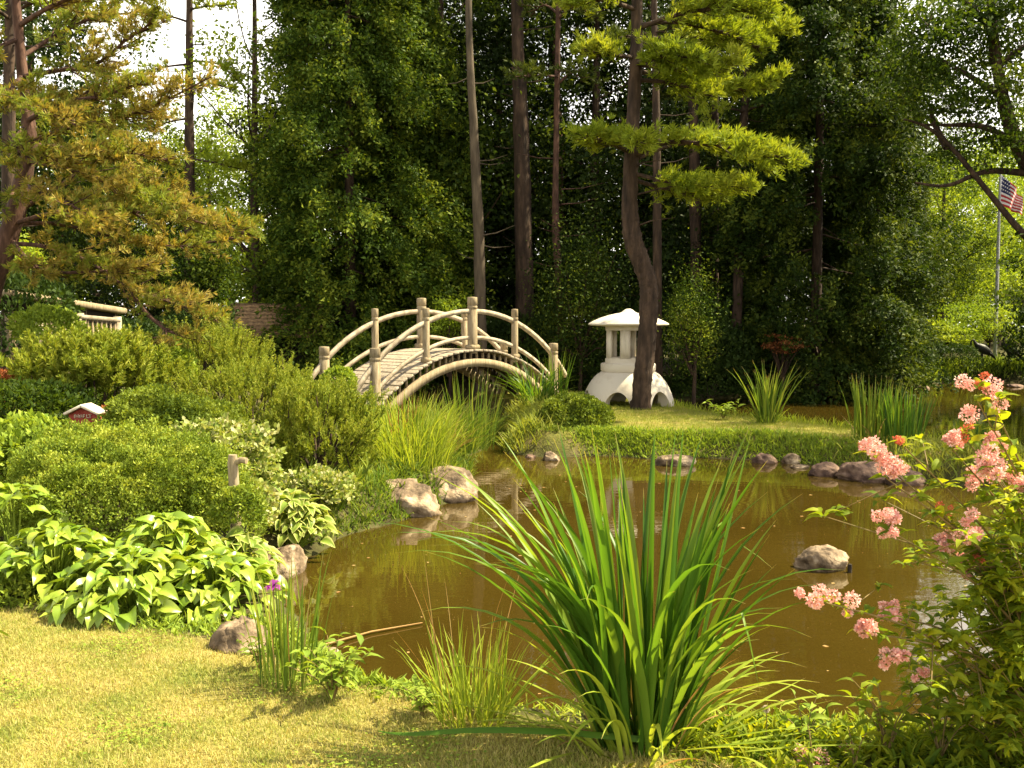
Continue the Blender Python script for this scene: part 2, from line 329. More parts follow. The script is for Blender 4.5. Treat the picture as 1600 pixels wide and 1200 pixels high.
mx = n.nodes.new('ShaderNodeMix'); mx.data_type = 'RGBA'; L(at_.outputs['Fac'], mx.inputs[0]); L(r1.outputs[0], mx.inputs[6]); L(r2.outputs[0], mx.inputs[7])
p = n.nodes.new('ShaderNodeBsdfPrincipled'); p.inputs['Roughness'].default_value = .95; p.inputs['Specular IOR Level'].default_value = .1; L(mx.outputs[2], p.inputs['Base Color'])
nb = n.nodes.new('ShaderNodeTexNoise'); nb.inputs['Scale'].default_value = 30; nb.inputs['Detail'].default_value = 6; L(g.outputs['Position'], nb.inputs[0])
b = n.nodes.new('ShaderNodeBump'); b.inputs['Strength'].default_value = .8; b.inputs['Distance'].default_value = .03; L(nb.outputs[0], b.inputs['Height']); L(b.outputs[0], p.inputs['Normal']); L(p.outputs[0], o.inputs[0])
tag(gb.build('ground', m, smooth=True), kind='structure')
# pond water
m, n, o = newmat('murky_pond_water'); L = n.links.new
g = n.nodes.new('ShaderNodeNewGeometry'); nz = n.nodes.new('ShaderNodeTexNoise'); nz.inputs['Scale'].default_value = .5; nz.inputs['Detail'].default_value = 4; L(g.outputs['Position'], nz.inputs[0])
r1 = ramp(n, [(.3, (.034, .022, .0028)), (.7, (.052, .034, .005))]); L(nz.outputs[0], r1.inputs[0])
p = n.nodes.new('ShaderNodeBsdfPrincipled'); p.inputs['Roughness'].default_value = .03; p.inputs['IOR'].default_value = 1.5; L(r1.outputs[0], p.inputs['Base Color'])
mp = n.nodes.new('ShaderNodeMapping'); mp.inputs['Scale'].default_value = (1.2, 3.2, 1); L(g.outputs['Position'], mp.inputs[0])
nb = n.nodes.new('ShaderNodeTexNoise'); nb.inputs['Scale'].default_value = 2.2; nb.inputs['Detail'].default_value = 3; L(mp.outputs[0], nb.inputs[0])
b = n.nodes.new('ShaderNodeBump'); b.inputs['Strength'].default_value = .045; b.inputs['Distance'].default_value = .03; L(nb.outputs[0], b.inputs['Height']); L(b.outputs[0], p.inputs['Normal']); L(p.outputs[0], o.inputs[0])
wb = MB().add([[-14, 4, 0], [24, 4, 0], [24, 34, 0], [-14, 34, 0]], [[0, 1, 2, 3]])
tag(wb.build('pond_water', m), kind='structure')

# ------------------------------------------------------------------ blades
def blade_arrays(rng, P, az, L, wd, tilt, droop, seg=7, bend=None):
    """long leaves: P bases (n,3); returns verts/faces; grows at tilt from vertical and droops with length"""
    nB = len(P); t = np.linspace(0, 1, seg + 1)
    ang = tilt[:, None] + droop[:, None] * t[None] ** 1.7
    if bend is not None: ang = ang + bend[:, None] * (t[None] > rng.uniform(.55, .85, nB)[:, None])
    ang = np.clip(ang, 0, 2.9)
    ds = (L / seg)[:, None]
    h = np.cumsum(np.c_[np.zeros(nB), (np.sin(ang[:, :-1]) * ds)], 1); z = np.cumsum(np.c_[np.zeros(nB), (np.cos(ang[:, :-1]) * ds)], 1)
    ca, sa = np.cos(az)[:, None], np.sin(az)[:, None]
    C = np.stack([P[:, 0:1] + h * ca, P[:, 1:2] + h * sa, P[:, 2:3] + z], -1)
    tw = rng.uniform(-.9, .9, nB)
    side = np.stack([-np.sin(az + tw), np.cos(az + tw), np.zeros(nB)], -1)[:, None]
    prof = np.minimum(1, .55 + 1.2 * t) * (1 - t ** 3.2) ; prof[-1] = .02
    W = wd[:, None] * prof[None]
    fold = np.stack([-np.cos(az), -np.sin(az), np.full(nB, .3)], -1)[:, None] * (W * .35)[..., None]
    V = np.stack([C - side * W[..., None] / 2 + fold, C, C + side * W[..., None] / 2 + fold], 2)   # n,seg+1,3,3
    k = (seg + 1) * 3; fs = []
    for s in range(seg):
        for c in range(2):
            a = s * 3 + c; fs.append([a, a + 1, a + 4, a + 3])
    fs = np.array(fs); Fx = (fs[None] + (np.arange(nB) * k)[:, None, None]).reshape(-1, 4)
    return V.reshape(-1, 3), Fx
def clump(mb, c, n, Lr, wd, spread, tilt, droop, seed, seg=7, m=0, azr=None, bendp=0.0, azbias=None):
    r = R(seed); az = r.uniform(*(azr or (0, 6.283)), n); rr = spread * np.sqrt(r.uniform(0, 1, n))
    az2 = az + r.normal(size=n) * .6
    P = np.stack([c[0] + rr * np.cos(az), c[1] + rr * np.sin(az), np.full(n, c[2] - .03)], -1)
    Ls = r.uniform(*Lr, n); q = r.uniform(0, 1, n)
    tl = tilt[0] + (tilt[1] - tilt[0]) * q ** 1.5; dr = droop[0] + (droop[1] - droop[0]) * r.uniform(0, 1, n) ** 1.5
    bend = (r.uniform(0, 1, n) < bendp) * r.uniform(.8, 1.7, n)
    V, Fx = blade_arrays(r, P, az2, Ls, r.uniform(.7, 1.15, n) * wd, tl, dr, seg, bend)
    mb.add(V, Fx, m, np.tile(np.repeat(np.linspace(0, 1, seg + 1), 3), n))

# ------------------------------------------------------------------ foliage
def leafcloud(mb, rng, P, N, size, up=.5, m=0, tv=LEAF_V, tf=LEAF_F, rand=.8, droop=.2, asp=1.0):
    n_ = len(P); D = unit(rng.normal(size=(n_, 3)) * rand + N * .6 + np.array([0, 0, -droop]))
    Nn = unit(rng.normal(size=(n_, 3)) * .6 + N * .5 + np.array([0, 0, up]))
    S = size * rng.uniform(.6, 1.25, n_); S3 = np.c_[S, S * asp, S]
    scatter(mb, tv, tf, P, frames(D, Nn), S3, m)
def crown(mb, rng, c, rad, nc, cr, nl, size, shell=.55, m=0, up=.5, tv=LEAF_V, tf=LEAF_F, flat=.6, holes=0.0, hs=.5):
    d = unit(rng.normal(size=(nc, 3))); rr = shell + (1 - shell) * rng.uniform(0, 1, nc) ** .6
    C = d * rr[:, None]
    lump = 1 + .22 * noise3(d * 2.0, 1.1, int(rng.integers(1e6)))
    C = C * lump[:, None] * np.array(rad) + np.array(c)
    if holes: C = C[noise3(C, hs, int(rng.integers(1e6))) > -1.2 + holes]
    nc = len(C)
    k = rng.poisson(nl, nc).clip(4); idx = np.repeat(np.arange(nc), k)
    crs = cr * rng.uniform(.55, 1.35, nc)
    off = rng.normal(size=(len(idx), 3)) * np.array([1, 1, flat]) * .55 * crs[idx][:, None]
    P = C[idx] + off; N = unit(unit(off) + .7 * unit(P - np.array(c)))
    leafcloud(mb, rng, P, N, size, up, m, tv, tf)
    return C
def limbs(mb, rng, base, top, C, r0, n=14, m=0):
    base = np.array(base, float); top = np.array(top, float)
    for i in rng.choice(len(C), min(n, len(C)), replace=False):
        e = C[i]; t = np.clip((e[2] - base[2]) / (top[2] - base[2]) - .15, .2, .95); s = base + (top - base) * t
        mid = (s + e) / 2 + np.array([0, 0, -.08 * np.linalg.norm(e - s)]) + rng.normal(size=3) * .1
        tube(mb, smooth_line([s, mid, e], 6), np.linspace(r0 * .35 * (1.1 - t), .012, 6), 5, m, cap=False)
def make_tree(name, label, group, h, rad, zc, rz, leaf, nc, cr, nl, size, r0, bark, seed, holes=0., limb=14, lean=(0, 0), cat='tree'):
    rng = R(seed); t = thing(name, label, cat, group=group)
    tb = MB(); pts = smooth_line([[0, 0, -.3], [rng.normal() * .08, rng.normal() * .08, h * .3], [lean[0] * .6, lean[1] * .6, h * .65], [lean[0], lean[1], h * .95]], 12)
    tube(tb, pts, np.linspace(r0, r0 * .18, 12) * (1 + .35 * np.exp(-np.linspace(0, 12, 12))), 10, 0, rough=.05, rng=rng)
    cb = MB(); C = crown(cb, rng, (lean[0] * .7, lean[1] * .7, zc), (rad, rad, rz), nc, cr, nl, size, holes=holes, hs=.7)
    limbs(tb, rng, (0, 0, 0), pts[-1], C, r0, limb)
    tb.build('trunk', bark, t, smooth=True); cb.build('crown', leaf, t)
    return t
def cedar(name, label, h, rad, leaf, seed, nc=900, nl=26, size=.13, group=None, zlow=.2):
    rng = R(seed); t = thing(name, label, 'cedar tree', group=group)
    tb = MB(); tube(tb, [[0, 0, -.3], [0, 0, h * .5], [0, 0, h]], [.16, .10, .02], 10, 0); 
    nb = 150; zb = rng.uniform(zlow / h, 1, nb) ** 1.1; ab = rng.uniform(0, 6.283, nb); fb = rng.uniform(.70, 1.22, nb); ib = rng.integers(0, nb, nc); loose = rng.uniform(0, 1, nc) < .3
    z = np.clip(np.where(loose, rng.uniform(zlow / h, 1, nc), zb[ib] + rng.normal(size=nc) * .02), zlow / h, .995)
    R0 = rad * np.clip((1 - z) * 1.9, 0, 1) ** .62 * (.86 + .14 * np.clip(z * 8, 0, 1))
    az = np.where(loose, rng.uniform(0, 6.283, nc), ab[ib] + rng.normal(size=nc) * .2); d3 = np.stack([np.cos(az), np.sin(az), z * 3], -1); fb_ = np.where(loose, .82, fb[ib])
    lump = fb_ + .14 * noise3(d3 * 1.6, 1.3, seed) + .13 * noise3(d3 * 4.5, 1.3, seed + 3); rr = R0 * lump * rng.uniform(.4, 1.04, nc) ** .55
    C = np.stack([rr * np.cos(az), rr * np.sin(az), z * h], -1)
    k = rng.poisson(nl, nc).clip(6); idx = np.repeat(np.arange(nc), k); out_ = np.stack([np.cos(az), np.sin(az), 0 * az], -1)[idx]
    u = rng.uniform(0, 1, len(idx)); L_ = .42
    P = C[idx] + out_ * (u * L_)[:, None] + rng.normal(size=(len(idx), 3)) * .085 * np.array([1, 1, .8]) + np.array([0, 0, -1]) * (.35 * u ** 2)[:, None]
    cb = MB(); leafcloud(cb, rng, P, unit(out_ + np.array([0, 0, .2])), size, .3, 0, rand=.7, droop=.35, asp=.85)
    q = rng.choice(nc, 60)
    for i in q: tube(tb, [[0, 0, C[i, 2] + .3], C[i] * [.8, .8, 1]], [.03, .008], 4, 0, cap=False)
    tb.build('trunk', M_bark, t, smooth=True); cb.build('crown', leaf, t); return t
TUFT_V, TUFT_F = tuft(10, 5, 1.15, .055)
TUFTW_V, TUFTW_F = tuft(10, 8, 1.0, .055)
def pine_branch(bm, cm, rng, P, r0, tl=.13, reach=.55, dens=26, tw=.6, up=.35, tv=TUFT_V, tf=TUFT_F, start=.25, flat=.5, m=0):
    """one branch: limb polyline P, side twigs, needle tufts along the twigs"""
    P = smooth_line(P, 14); L_ = np.sum(np.linalg.norm(np.diff(P, axis=0), axis=1))
    tube(bm, P, np.linspace(r0, r0 * .25, 14), 6, 0, cap=False)
    nt_ = max(6, int(L_ * dens * .42)); T = unit(np.gradient(P, axis=0))
    Cs, Ds = [], []
    for _ in range(nt_):
        t = rng.uniform(start, 1) * 13; i = min(int(t), 12); p = P[i] + (P[i + 1] - P[i]) * (t - i); d = T[i]
        s = np.cross(d, [0, 0, 1]) * rng.choice([-1, 1]); ln = reach * rng.uniform(.35, 1.1) * (1 - .5 * (t / 13) ** 3)
        dd = unit(s * rng.uniform(.3, 1) + d * rng.uniform(.4, .9) + np.array([0, 0, rng.normal() * .25 + .12])); e = p + dd * ln
        tube(bm, [p, (p + e) / 2 - np.array([0, 0, .02]), e], [.010, .007, .003], 3, 0, cap=False)
        k = max(3, int(ln / tl * 2.4)); u = np.linspace(.35, 1, k)[:, None]
        Cs.append(p + (e - p) * u + rng.normal(size=(k, 3)) * tl * .4 * np.array([1, 1, flat])); Ds.append(np.repeat(dd[None], k, 0) * .6 + rng.normal(size=(k, 3)) * .45 + np.array([0, 0, up]))
    C = np.concatenate(Cs); D = np.concatenate(Ds); n_ = len(C)
    scatter(cm, tv, tf, C, frames(D, rng.normal(size=(n_, 3))), tl * rng.uniform(.7, 1.2, n_), m)
def shrub(name, label, cat, c, rad, leaf, n_, size, seed, up=.3, group=None, lumps=.18, tv=LEAF_V, tf=LEAF_F, asp=1.0, core=True, droop=-.3, stems=True, ls=2.2):
    """leafy mound: dense shell of leaves over a looser inside, twigs below"""
    rng = R(seed); base = (c[0], c[1], g1(c[0], c[1]) - .02); t = thing(name, label, cat, base, group=group)
    cc = np.array([0, 0, c[2] - base[2]]); rad = np.array(rad)
    d = unit(rng.normal(size=(n_, 3))); d[:, 2] = np.where(d[:, 2] < -.45, -d[:, 2], d[:, 2])
    lump = 1 + lumps * noise3(d * ls, 1.2, seed) * .6 + .5 * lumps * noise3(d * ls * 3, 1.2, seed + 1) * .4
    rr = np.where(rng.uniform(0, 1, n_) < .7, rng.uniform(.9, 1.03, n_), rng.uniform(.55, .95, n_))
    P = cc + d * (lump * rr)[:, None] * rad; keep = P[:, 2] > .01; P = P[keep]; d = d[keep]
    cb = MB(); leafcloud(cb, rng, P, unit(d + np.array([0, 0, .25])), size, up, 0, tv, tf, rand=.55, droop=droop, asp=asp)
    sb = MB()
    for _ in range(14 if stems else 5):
        q = unit(rng.normal(size=3)) * rad * .75; q[2] = abs(q[2]) * .8 + cc[2] * .6
        tube(sb, [[rng.normal() * rad[0] * .12, rng.normal() * rad[1] * .12, 0], q * .5 + np.array([0, 0, cc[2] * .2]), q + np.array([0, 0, 0])], [.014, .009, .004], 4, 0, cap=False)
    sb.build('stems', M_barkg, t); cb.build('foliage', leaf, t); return t

# ------------------------------------------------------------------ arched bridge
BC = np.array([-.751, 19.444]); BA = .7275; bd = np.array([math.sin(BA), math.cos(BA)]); bp = np.array([-math.cos(BA), math.sin(BA)])
HALF, SAG, BW, ZT = 2.42, .915, 1.40, 2.363
RR = (HALF ** 2 + SAG ** 2) / (2 * SAG)
def bpt(s, w_, z): q = BC + bd * s + bp * w_; return np.array([q[0], q[1], z])
def arcz(z0, s, r=RR): return z0 - (r - math.sqrt(max(r * r - s * s, .01)))
bridge = thing('arched_bridge', 'weathered grey wooden arched footbridge with round posts and curved handrails over the pond channel', 'bridge', (BC[0], BC[1], .2))
def arcbeam(mb, z0, s0, s1, w_, hgt, thk, r=RR, n=30, m=0):
    """curved beam following a circle; real thickness"""
    S = np.linspace(s0, s1, n); V = []
    for s in S:
        th = math.asin(np.clip(s / r, -1, 1)); nx, nz = math.sin(th), math.cos(th); zc = arcz(z0, s, r)
        for dw, dn in ((-thk / 2, -hgt / 2), (thk / 2, -hgt / 2), (thk / 2, hgt / 2), (-thk / 2, hgt / 2)):
            V.append(bpt(s + nx * dn, w_ + dw, zc + nz * dn))
    q = [[k*4+i, k*4+(i+1) % 4, k*4+4+(i+1) % 4, k*4+4+i] for k in range(n-1) for i in range(4)]
    mb.add(V, q, m); mb.add(V[:4], [[3, 2, 1, 0]], m); mb.add(V[-4:], [[0, 1, 2, 3]], m)
tpos = [-1, -.5, 0, .5, 1]
for side, w_ in ((0, 0.0), (1, BW)):
    for i, tt in enumerate(tpos):
        s = tt * HALF; big = i in (0, 2, 4); r_ = .095 if big else .066
        zt = arcz(ZT, s) + (0 if big else -.012); q = bpt(s, w_, 0)
        zb = g1(q[0], q[1]) - .2 if abs(tt) == 1 else arcz(1.30, s)
        mb = MB(); prof = [(r_ * .98, zb), (r_, zb + .05)]
        prof += [(r_ * .995, zt - .24), (r_ * .9, zt - .232), (r_ * .9, zt - .222), (r_, zt - .215), (r_, zt - .17), (r_ * .9, zt - .163), (r_ * .9, zt - .153), (r_, zt - .147), (r_, zt - .012), (r_ * .93, zt), (r_ * .2, zt + .006)]
        lathe(mb, prof, 18, (q[0], q[1], 0)); mb.build('post', M_wood, bridge, smooth=False, world=True)
        if abs(tt) < 1:
            mb = MB(); zf = arcz(1.385, s) + .035
            Rz = np.array([[bd[0], bp[0], 0], [bd[1], bp[1], 0], [0, 0, 1]])
            bbox_bevel(mb, (q[0], q[1], zf), (.24 if big else .17, .20 if big else .15, .09), .02, 0, Rz); mb.build('post_foot', M_wood, bridge, world=True)
    mb = MB(); arcbeam(mb, 2.10, -HALF - .42, HALF + .42, w_, .088, .055); mb.build('handrail', M_rail, bridge, world=True)
    mb = MB(); arcbeam(mb, 1.60, -HALF - .05, HALF + .05, w_, .072, .045); mb.build('lower_rail', M_rail, bridge, world=True)
for w_ in (-.02, BW + .02):
    mb = MB(); arcbeam(mb, 1.125, -2.72, 2.5, w_, .15, .12, r=3.30, n=40); mb.build('arch_beam', M_wood, bridge, world=True)
    for s in np.arange(-2.35, 2.36, .165):
        z1 = arcz(1.335, s) - .005; z0 = arcz(1.195, s, 3.30); p0 = bpt(s, w_ + (.03 if w_ < 0 else -.03), 0)
        Rz = np.array([[bd[0], bp[0], 0], [bd[1], bp[1], 0], [0, 0, 1]])
        if z1 - z0 > .02:
            sp = MB(); bbox_bevel(sp, (p0[0], p0[1], (z0 + z1) / 2), (.035, .05, z1 - z0), .004, 0, Rz); sp.build('spacer_block', M_wood, bridge, world=True)
rngb = R(77); mb = MB(); npl = 44
for k in range(npl):
    th0 = -math.asin(min(.999, 2.75 / RR)) + k / (npl - 1) * 2 * math.asin(min(.999, 2.6 / RR)); s = RR * math.sin(th0); zc = arcz(1.36, s) + rngb.normal() * .003
    nx, nz = math.sin(th0), math.cos(th0); dth = RR * 2 * math.asin(min(.999, 2.6 / RR)) / (npl - 1) - .014
    ax = np.array([bd[0] * nz, bd[1] * nz, -nx]); an = np.array([bd[0] * nx, bd[1] * nx, nz]); aw = np.array([bp[0], bp[1], 0])
    bbox_bevel(mb, bpt(s, BW / 2, zc) + aw * rngb.normal() * .012, (dth, BW + .24, .042), .006, 0, np.stack([ax, aw, an], -1))
mb.build('deck', M_deck, bridge, world=True)
mb = MB()
for w_ in (.3, .7, 1.1): arcbeam(mb, 1.28, -2.6, 2.55, w_, .10, .09, n=30)
mb.build('stringer', M_darkw, bridge, world=True)

# ------------------------------------------------------------------ stone lantern
LC = at(981, 640, 19.15); LZ = .265
lan = thing('stone_lantern', 'large white concrete lantern with domed legs and broad roof behind the crooked pine trunk', 'lantern', (LC[0], LC[1], LZ))
mb = MB()   # dome base with arched openings
def dome(mb, Ro, Hh, thick, nop=6, ph0=math.radians(-90 - 20), n=144, rows=14):
    phi = np.linspace(0, 2 * np.pi, n, endpoint=False); u = ((phi - ph0) / (2 * np.pi / nop) + .5) % 1 - .5
    half = .30; ar = np.where(np.abs(u) < half, np.sqrt(np.maximum(1 - (u / half) ** 2, 0)) * .52 * Hh, 0)
    def surf(Rr, Ht):
        V = []
        for k in range(rows + 1):
            z = ar + (Ht - ar) * k / rows; f = np.clip(z / Hh, 0, 1)
            r_ = .50 + (Rr - .50) * np.maximum(1 - f ** 1.8, 0) ** .72
            V.append(np.stack([r_ * np.cos(phi), r_ * np.sin(phi), z], -1))
        return np.array(V)
    Vo = surf(Ro, Hh); Vi = surf(Ro - thick, Hh - .02); Vi[..., :2] *= np.where(np.linalg.norm(Vi[..., :2], axis=-1, keepdims=True) > .4, .96, 1)
    i = np.arange(rows)[:, None] * n; j = np.arange(n)[None]; j2 = (j + 1) % n; q = np.stack([i + j, i + j2, i + n + j2, i + n + j], -1).reshape(-1, 4)
    mb.add(Vo.reshape(-1, 3), q); mb.add(Vi.reshape(-1, 3), q[:, ::-1])
    rim = np.concatenate([Vo[0], Vi[0]]); mb.add(rim, np.stack([np.arange(n), np.arange(n) + n, (np.arange(n) + 1) % n + n, (np.arange(n) + 1) % n], -1))
dome(mb, .87, .70, .16); lathe(mb, [(.001, .60), (.50, .60), (.52, .70), (.001, .702)], 40)
mb.build('domed_base', M_lant, lan, smooth=True)
mb = MB(); bbox_bevel(mb, (0, 0, -.01), (2.0, 1.9, .07), .02); mb.build('ground_slab', M_lant, lan)
mb = MB(); lathe(mb, [(.30, .68), (.44, .685), (.49, .705), (.512, .735), (.512, .845), (.505, .858), (.48, .868), (.001, .872)], 48); mb.build('ring_collar', M_lant, lan)
mb = MB(); hexa = [math.radians(-90 + a) for a in (-75, -15, 45, 105, 165, 225)]
RHX = .455
def hexp(r_, z): return [[r_ * math.cos(a), r_ * math.sin(a), z] for a in hexa]
for z0, z1 in ((.868, .955), (1.475, 1.56)):
    Vh = hexp(RHX, z0) + hexp(RHX, z1); mb.add(Vh, [[i, (i + 1) % 6, (i + 1) % 6 + 6, i + 6] for i in range(6)]); mb.add(hexp(RHX, z1), [[0, 1, 2, 3, 4, 5]]); mb.add(hexp(RHX, z0), [[5, 4, 3, 2, 1, 0]])
for i in range(6):
    a = np.array(hexp(RHX - .012, 0)[i]); b_ = np.array(hexp(RHX - .012, 0)[(i + 1) % 6]); d_ = unit(b_ - a); nn = np.array([d_[1], -d_[0], 0])
    Rm_ = np.stack([d_, nn, [0, 0, 1]], -1)
    for e, s_ in ((a, 1), (b_, -1)): box(mb, e + d_ * s_ * .062 - nn * .04 * (1 if nn @ a > 0 else -1) + np.array([0, 0, 1.215]), (.10, .07, .522), 0, Rm_)
    box(mb, (a + b_) / 2 - nn * .045 * (1 if nn @ a > 0 else -1) + np.array([0, 0, 0.965]), (.22, .05, .02), 0, Rm_)
mb.build('light_chamber', M_lant, lan)
mb = MB(); pr = [(.001, 1.545), (.45, 1.55), (.70, 1.565), (.745, 1.575), (.752, 1.59), (.74, 1.605), (.66, 1.65), (.52, 1.71), (.38, 1.755), (.25, 1.785), (.16, 1.80), (.12, 1.82), (.08, 1.855), (.035, 1.875), (.001, 1.878)]
lathe(mb, pr, 56); mb.build('roof', M_lant, lan, smooth=True)

# ------------------------------------------------------------------ pines near the water
def pxline(pts, Y): return [at(p[0], p[1], (p[2] if len(p) > 2 else Y)) for p in pts]
b0 = at(1001, 641, 18.0)
wp = thing('white_pine', 'white pine with crooked dark trunk rising in front of the white lantern', 'pine tree', (b0[0], b0[1], g1(b0[0], b0[1])))
rng = R(11); tb = MB()
TP = pxline([(1001, 652), (1003, 600), (1010, 540), (1013, 480), (1012, 440), (1000, 405), (988, 370), (984, 320), (987, 240), (991, 150), (995, 60), (996, -60), (1000, -260), (1004, -480)], 18.0)
TPs = smooth_line(TP, 60); rad = np.interp(np.arange(60), [0, 3, 10, 20, 27, 34, 45, 59], [.20, .17, .155, .155, .165, .13, .105, .04])
tube(tb, smooth_line(TP, 150), np.interp(np.linspace(0, 59, 150), range(60), rad), 18, rough=.06, rng=rng); cb = MB()
BR = [ # (start px on trunk, ... , Y offsets) right side tiers and left tufts
 [(990, 245, 18), (1040, 222, 17.4), (1120, 228, 17.0), (1190, 240, 16.7), (1240, 250, 16.5)],
 [(990, 250, 18), (1060, 225, 18.2), (1140, 232, 18.4), (1200, 262, 18.4)],
 [(988, 240, 18), (950, 222, 17.5), (915, 212, 17.0)],
 [(988, 235, 18), (985, 222, 17.2), (1000, 222, 16.5)],
 [(986, 270, 18), (1050, 285, 17.6), (1110, 290, 17.3), (1165, 292, 17.2)],
 [(986, 280, 18), (1060, 300, 18.3), (1120, 310, 18.4)],
 [(996, 60, 18), (1080, 60, 18.6), (1160, 60, 18.8), (1225, 45, 18.8)],[(993, 110, 18), (1080, 130, 18.8), (1160, 140, 19), (1215, 120, 19)],
 [(993, 100, 18), (1050, 108, 17.5), (1110, 112, 17.2), (1150, 95, 17)],
 [(993, 100, 18), (1040, 88, 17.0), (1090, 92, 16.6)],
 [(993, 90, 18), (950, 85, 17.5), (925, 80, 17.2)],
 [(992, 125, 18), (1050, 130, 18.0), (1110, 150, 17.8)],
 [(995, 45, 18), (1070, 20, 17.4), (1150, 12, 17), (1200, 20, 16.9)],
 [(995, 40, 18), (1060, 35, 18.2), (1140, 55, 18.3), (1185, 75, 18.4)],
 [(995, 15, 18), (940, 0, 17.5), (900, 5, 17.3)],
 [(996, -20, 18), (1080, -40, 17.3), (1180, -30, 17)], [(996, -40, 18), (920, -60, 17.6), (870, -50, 17.4)],
 [(998, -120, 18), (1080, -150, 18.6), (1150, -150, 18.6)], [(998, -140, 18), (930, -170, 18.2), (880, -180, 18.2)], [(1000, -220, 18), (1060, -250, 17.2), (1120, -250, 17)],
 [(1000, -300, 18), (1060, -330, 18.6), (1110, -340, 18.8)], [(1000, -300, 18), (950, -330, 17.5), (900, -335, 17.5)], [(1003, -400, 18), (1050, -440, 17.6)], [(1003, -420, 18), (970, -450, 18.3)]]
for k, bl in enumerate(BR): pine_branch(tb, cb, rng, pxline(bl, 18), .045 if k > 0 else .055, tl=.155, reach=.55, dens=92, up=.5, flat=.5, start=.22, tv=TUFTW_V, tf=TUFTW_F)
for px_, py_ in ((1004, 300), (990, 350), (975, 260)):
    p_ = at(px_, py_, 17.9); tube(tb, [at(988, py_ + 6, 18), p_ + np.array([.3, -.1, .05]), p_ + np.array([.7, -.1, .1])], [.02, .012, .004], 4, cap=False)
tb.build('trunk', M_bark, wp, smooth=True, world=True); cb.build('crown', M_wpine, wp, world=True)

# big red pine on the left
rp = thing('red_pine', 'large spreading pine with leaning reddish trunk and yellow brown needles reaching over the garden', 'pine tree', (-6.9, 13.2, g1(-6.9, 13.2)))
rng = R(12); tb = MB(); cb = MB()
TP = [np.array([-7.0, 13.2, .5])] + pxline([(-20, 470), (5, 400), (25, 330), (40, 260), (46, 210), (38, 150), (30, 60), (20, -60), (10, -250)], 13.0)
TPs = smooth_line(TP, 50); tube(tb, TPs, np.interp(np.arange(50), [0, 10, 25, 49], [.17, .13, .095, .03]), 12, rough=.04, rng=rng)
BR = [[(10,380,13),(70,385,12.8),(130,405,12.6),(200,450,12.5),(260,470,12.3),(345,500,12.2)],
 [(20,350,13),(100,330,12.6),(200,330,12.3),(300,345,12.1),(385,365,12.0)],
 [(20,350,13),(90,350,13.4),(180,370,13.5),(280,385,13.5),(360,372,13.4)],
 [(40,250,13),(110,265,12.6),(180,290,12.4),(250,310,12.2),(300,330,12.1)],
 [(45,225,13),(100,200,12.6),(170,185,12.4),(230,170,12.2),(330,120,12.0)],
 [(45,225,13),(120,235,13.4),(200,260,13.5),(270,300,13.6)],
 [(40,190,13),(100,160,12.5),(160,150,12.3),(215,130,12.1)],
 [(40,190,13),(80,180,13.5),(150,200,13.7),(200,230,13.8)],
 [(35,120,13),(90,110,12.5),(150,100,12.4),(200,60,12.3),(240,35,12.2)],
 [(35,120,13),(20,140,12.3),(60,170,11.8),(110,190,11.6)],
 [(32,90,13),(80,60,13.4),(140,30,13.6),(200,20,13.6)],
 [(30,60,13),(-20,80,12.6),(-80,100,12.4)], [(30,40,13),(80,10,12.6),(140,-10,12.4),(210,-5,12.3)],
 [(25,0,13),(70,-40,12.8),(130,-60,12.8)], [(20,-60,13),(-40,-80,12.7),(-100,-80,12.6)], [(15,-150,13),(70,-190,13.2),(120,-200,13.2)],[(12,-230,13),(-50,-260,13.2)],
 [(30,300,13),(0,310,12.3),(-60,330,11.8)],[(35,280,13),(60,300,12.2),(110,320,11.8),(150,350,11.6)],
 [(15,370,13),(60,420,12.6),(140,425,12.5),(230,415,12.4)],
 [(200,450,12.5),(230,490,12.3),(260,520,12.2),(230,530,12.1)],
 [(30,330,13),(110,280,13.2),(180,240,13.3),(260,250,13.3)], [(38,200,13),(20,230,12.2),(70,250,11.9),(140,240,11.8)]]
for k, bl in enumerate(BR): pine_branch(tb, cb, rng, pxline(bl, 13), .034, tl=.10, reach=.6, dens=58, up=.3, flat=.55, start=.2)
tb.build('trunk', M_barkr, rp, smooth=True, world=True); cb.build('crown', M_rpine, rp, world=True)

# thin pole pines with sparse tufts
def pole_pine(name, label, px, Y, r0, topx, brs, seed, leaf=M_dpine, bark=M_bark, group=None, top=-500, tl=.2, dens=18, reach=.6, bend=()):
    b = at(px, 520, Y); z = g1(b[0], b[1]); t = thing(name, label, 'pine tree', (b[0], b[1], z), group=group); r = R(seed); tb = MB(); cb = MB()
    mid = [at(x_, y_, Y) for x_, y_ in bend] or [at(px + (topx - px) * .5, 230, Y)]
    P = [np.array([b[0], b[1], z - .2])] + mid + [at(topx, 0, Y), at(topx, top, Y)]
    tube(tb, smooth_line(P, 30), np.linspace(r0 * 1.15, r0 * .35, 30), 10, rough=.05, rng=r)
    for bl in brs: pine_branch(tb, cb, r, pxline(bl, Y), .035, tl=tl, reach=reach, dens=dens, up=.5, tv=TUFTW_V, tf=TUFTW_F, start=.35)
    for _ in range(7):
        y_ = r.uniform(40, 420); s_ = r.choice([-1, 1]); q = at(px + (topx - px) * (1 - y_ / 500), y_, Y); e = q + np.array([s_ * r.uniform(.4, 1.1), r.normal() * .3, r.uniform(-.1, .25)])
        tube(tb, [q, (q + e) / 2 + np.array([0, 0, -.05]), e], [.02, .012, .004], 4, cap=False)
    tb.build('trunk', bark, t, smooth=True, world=True)
    if brs: cb.build('crown', leaf, t, world=True)
    return t
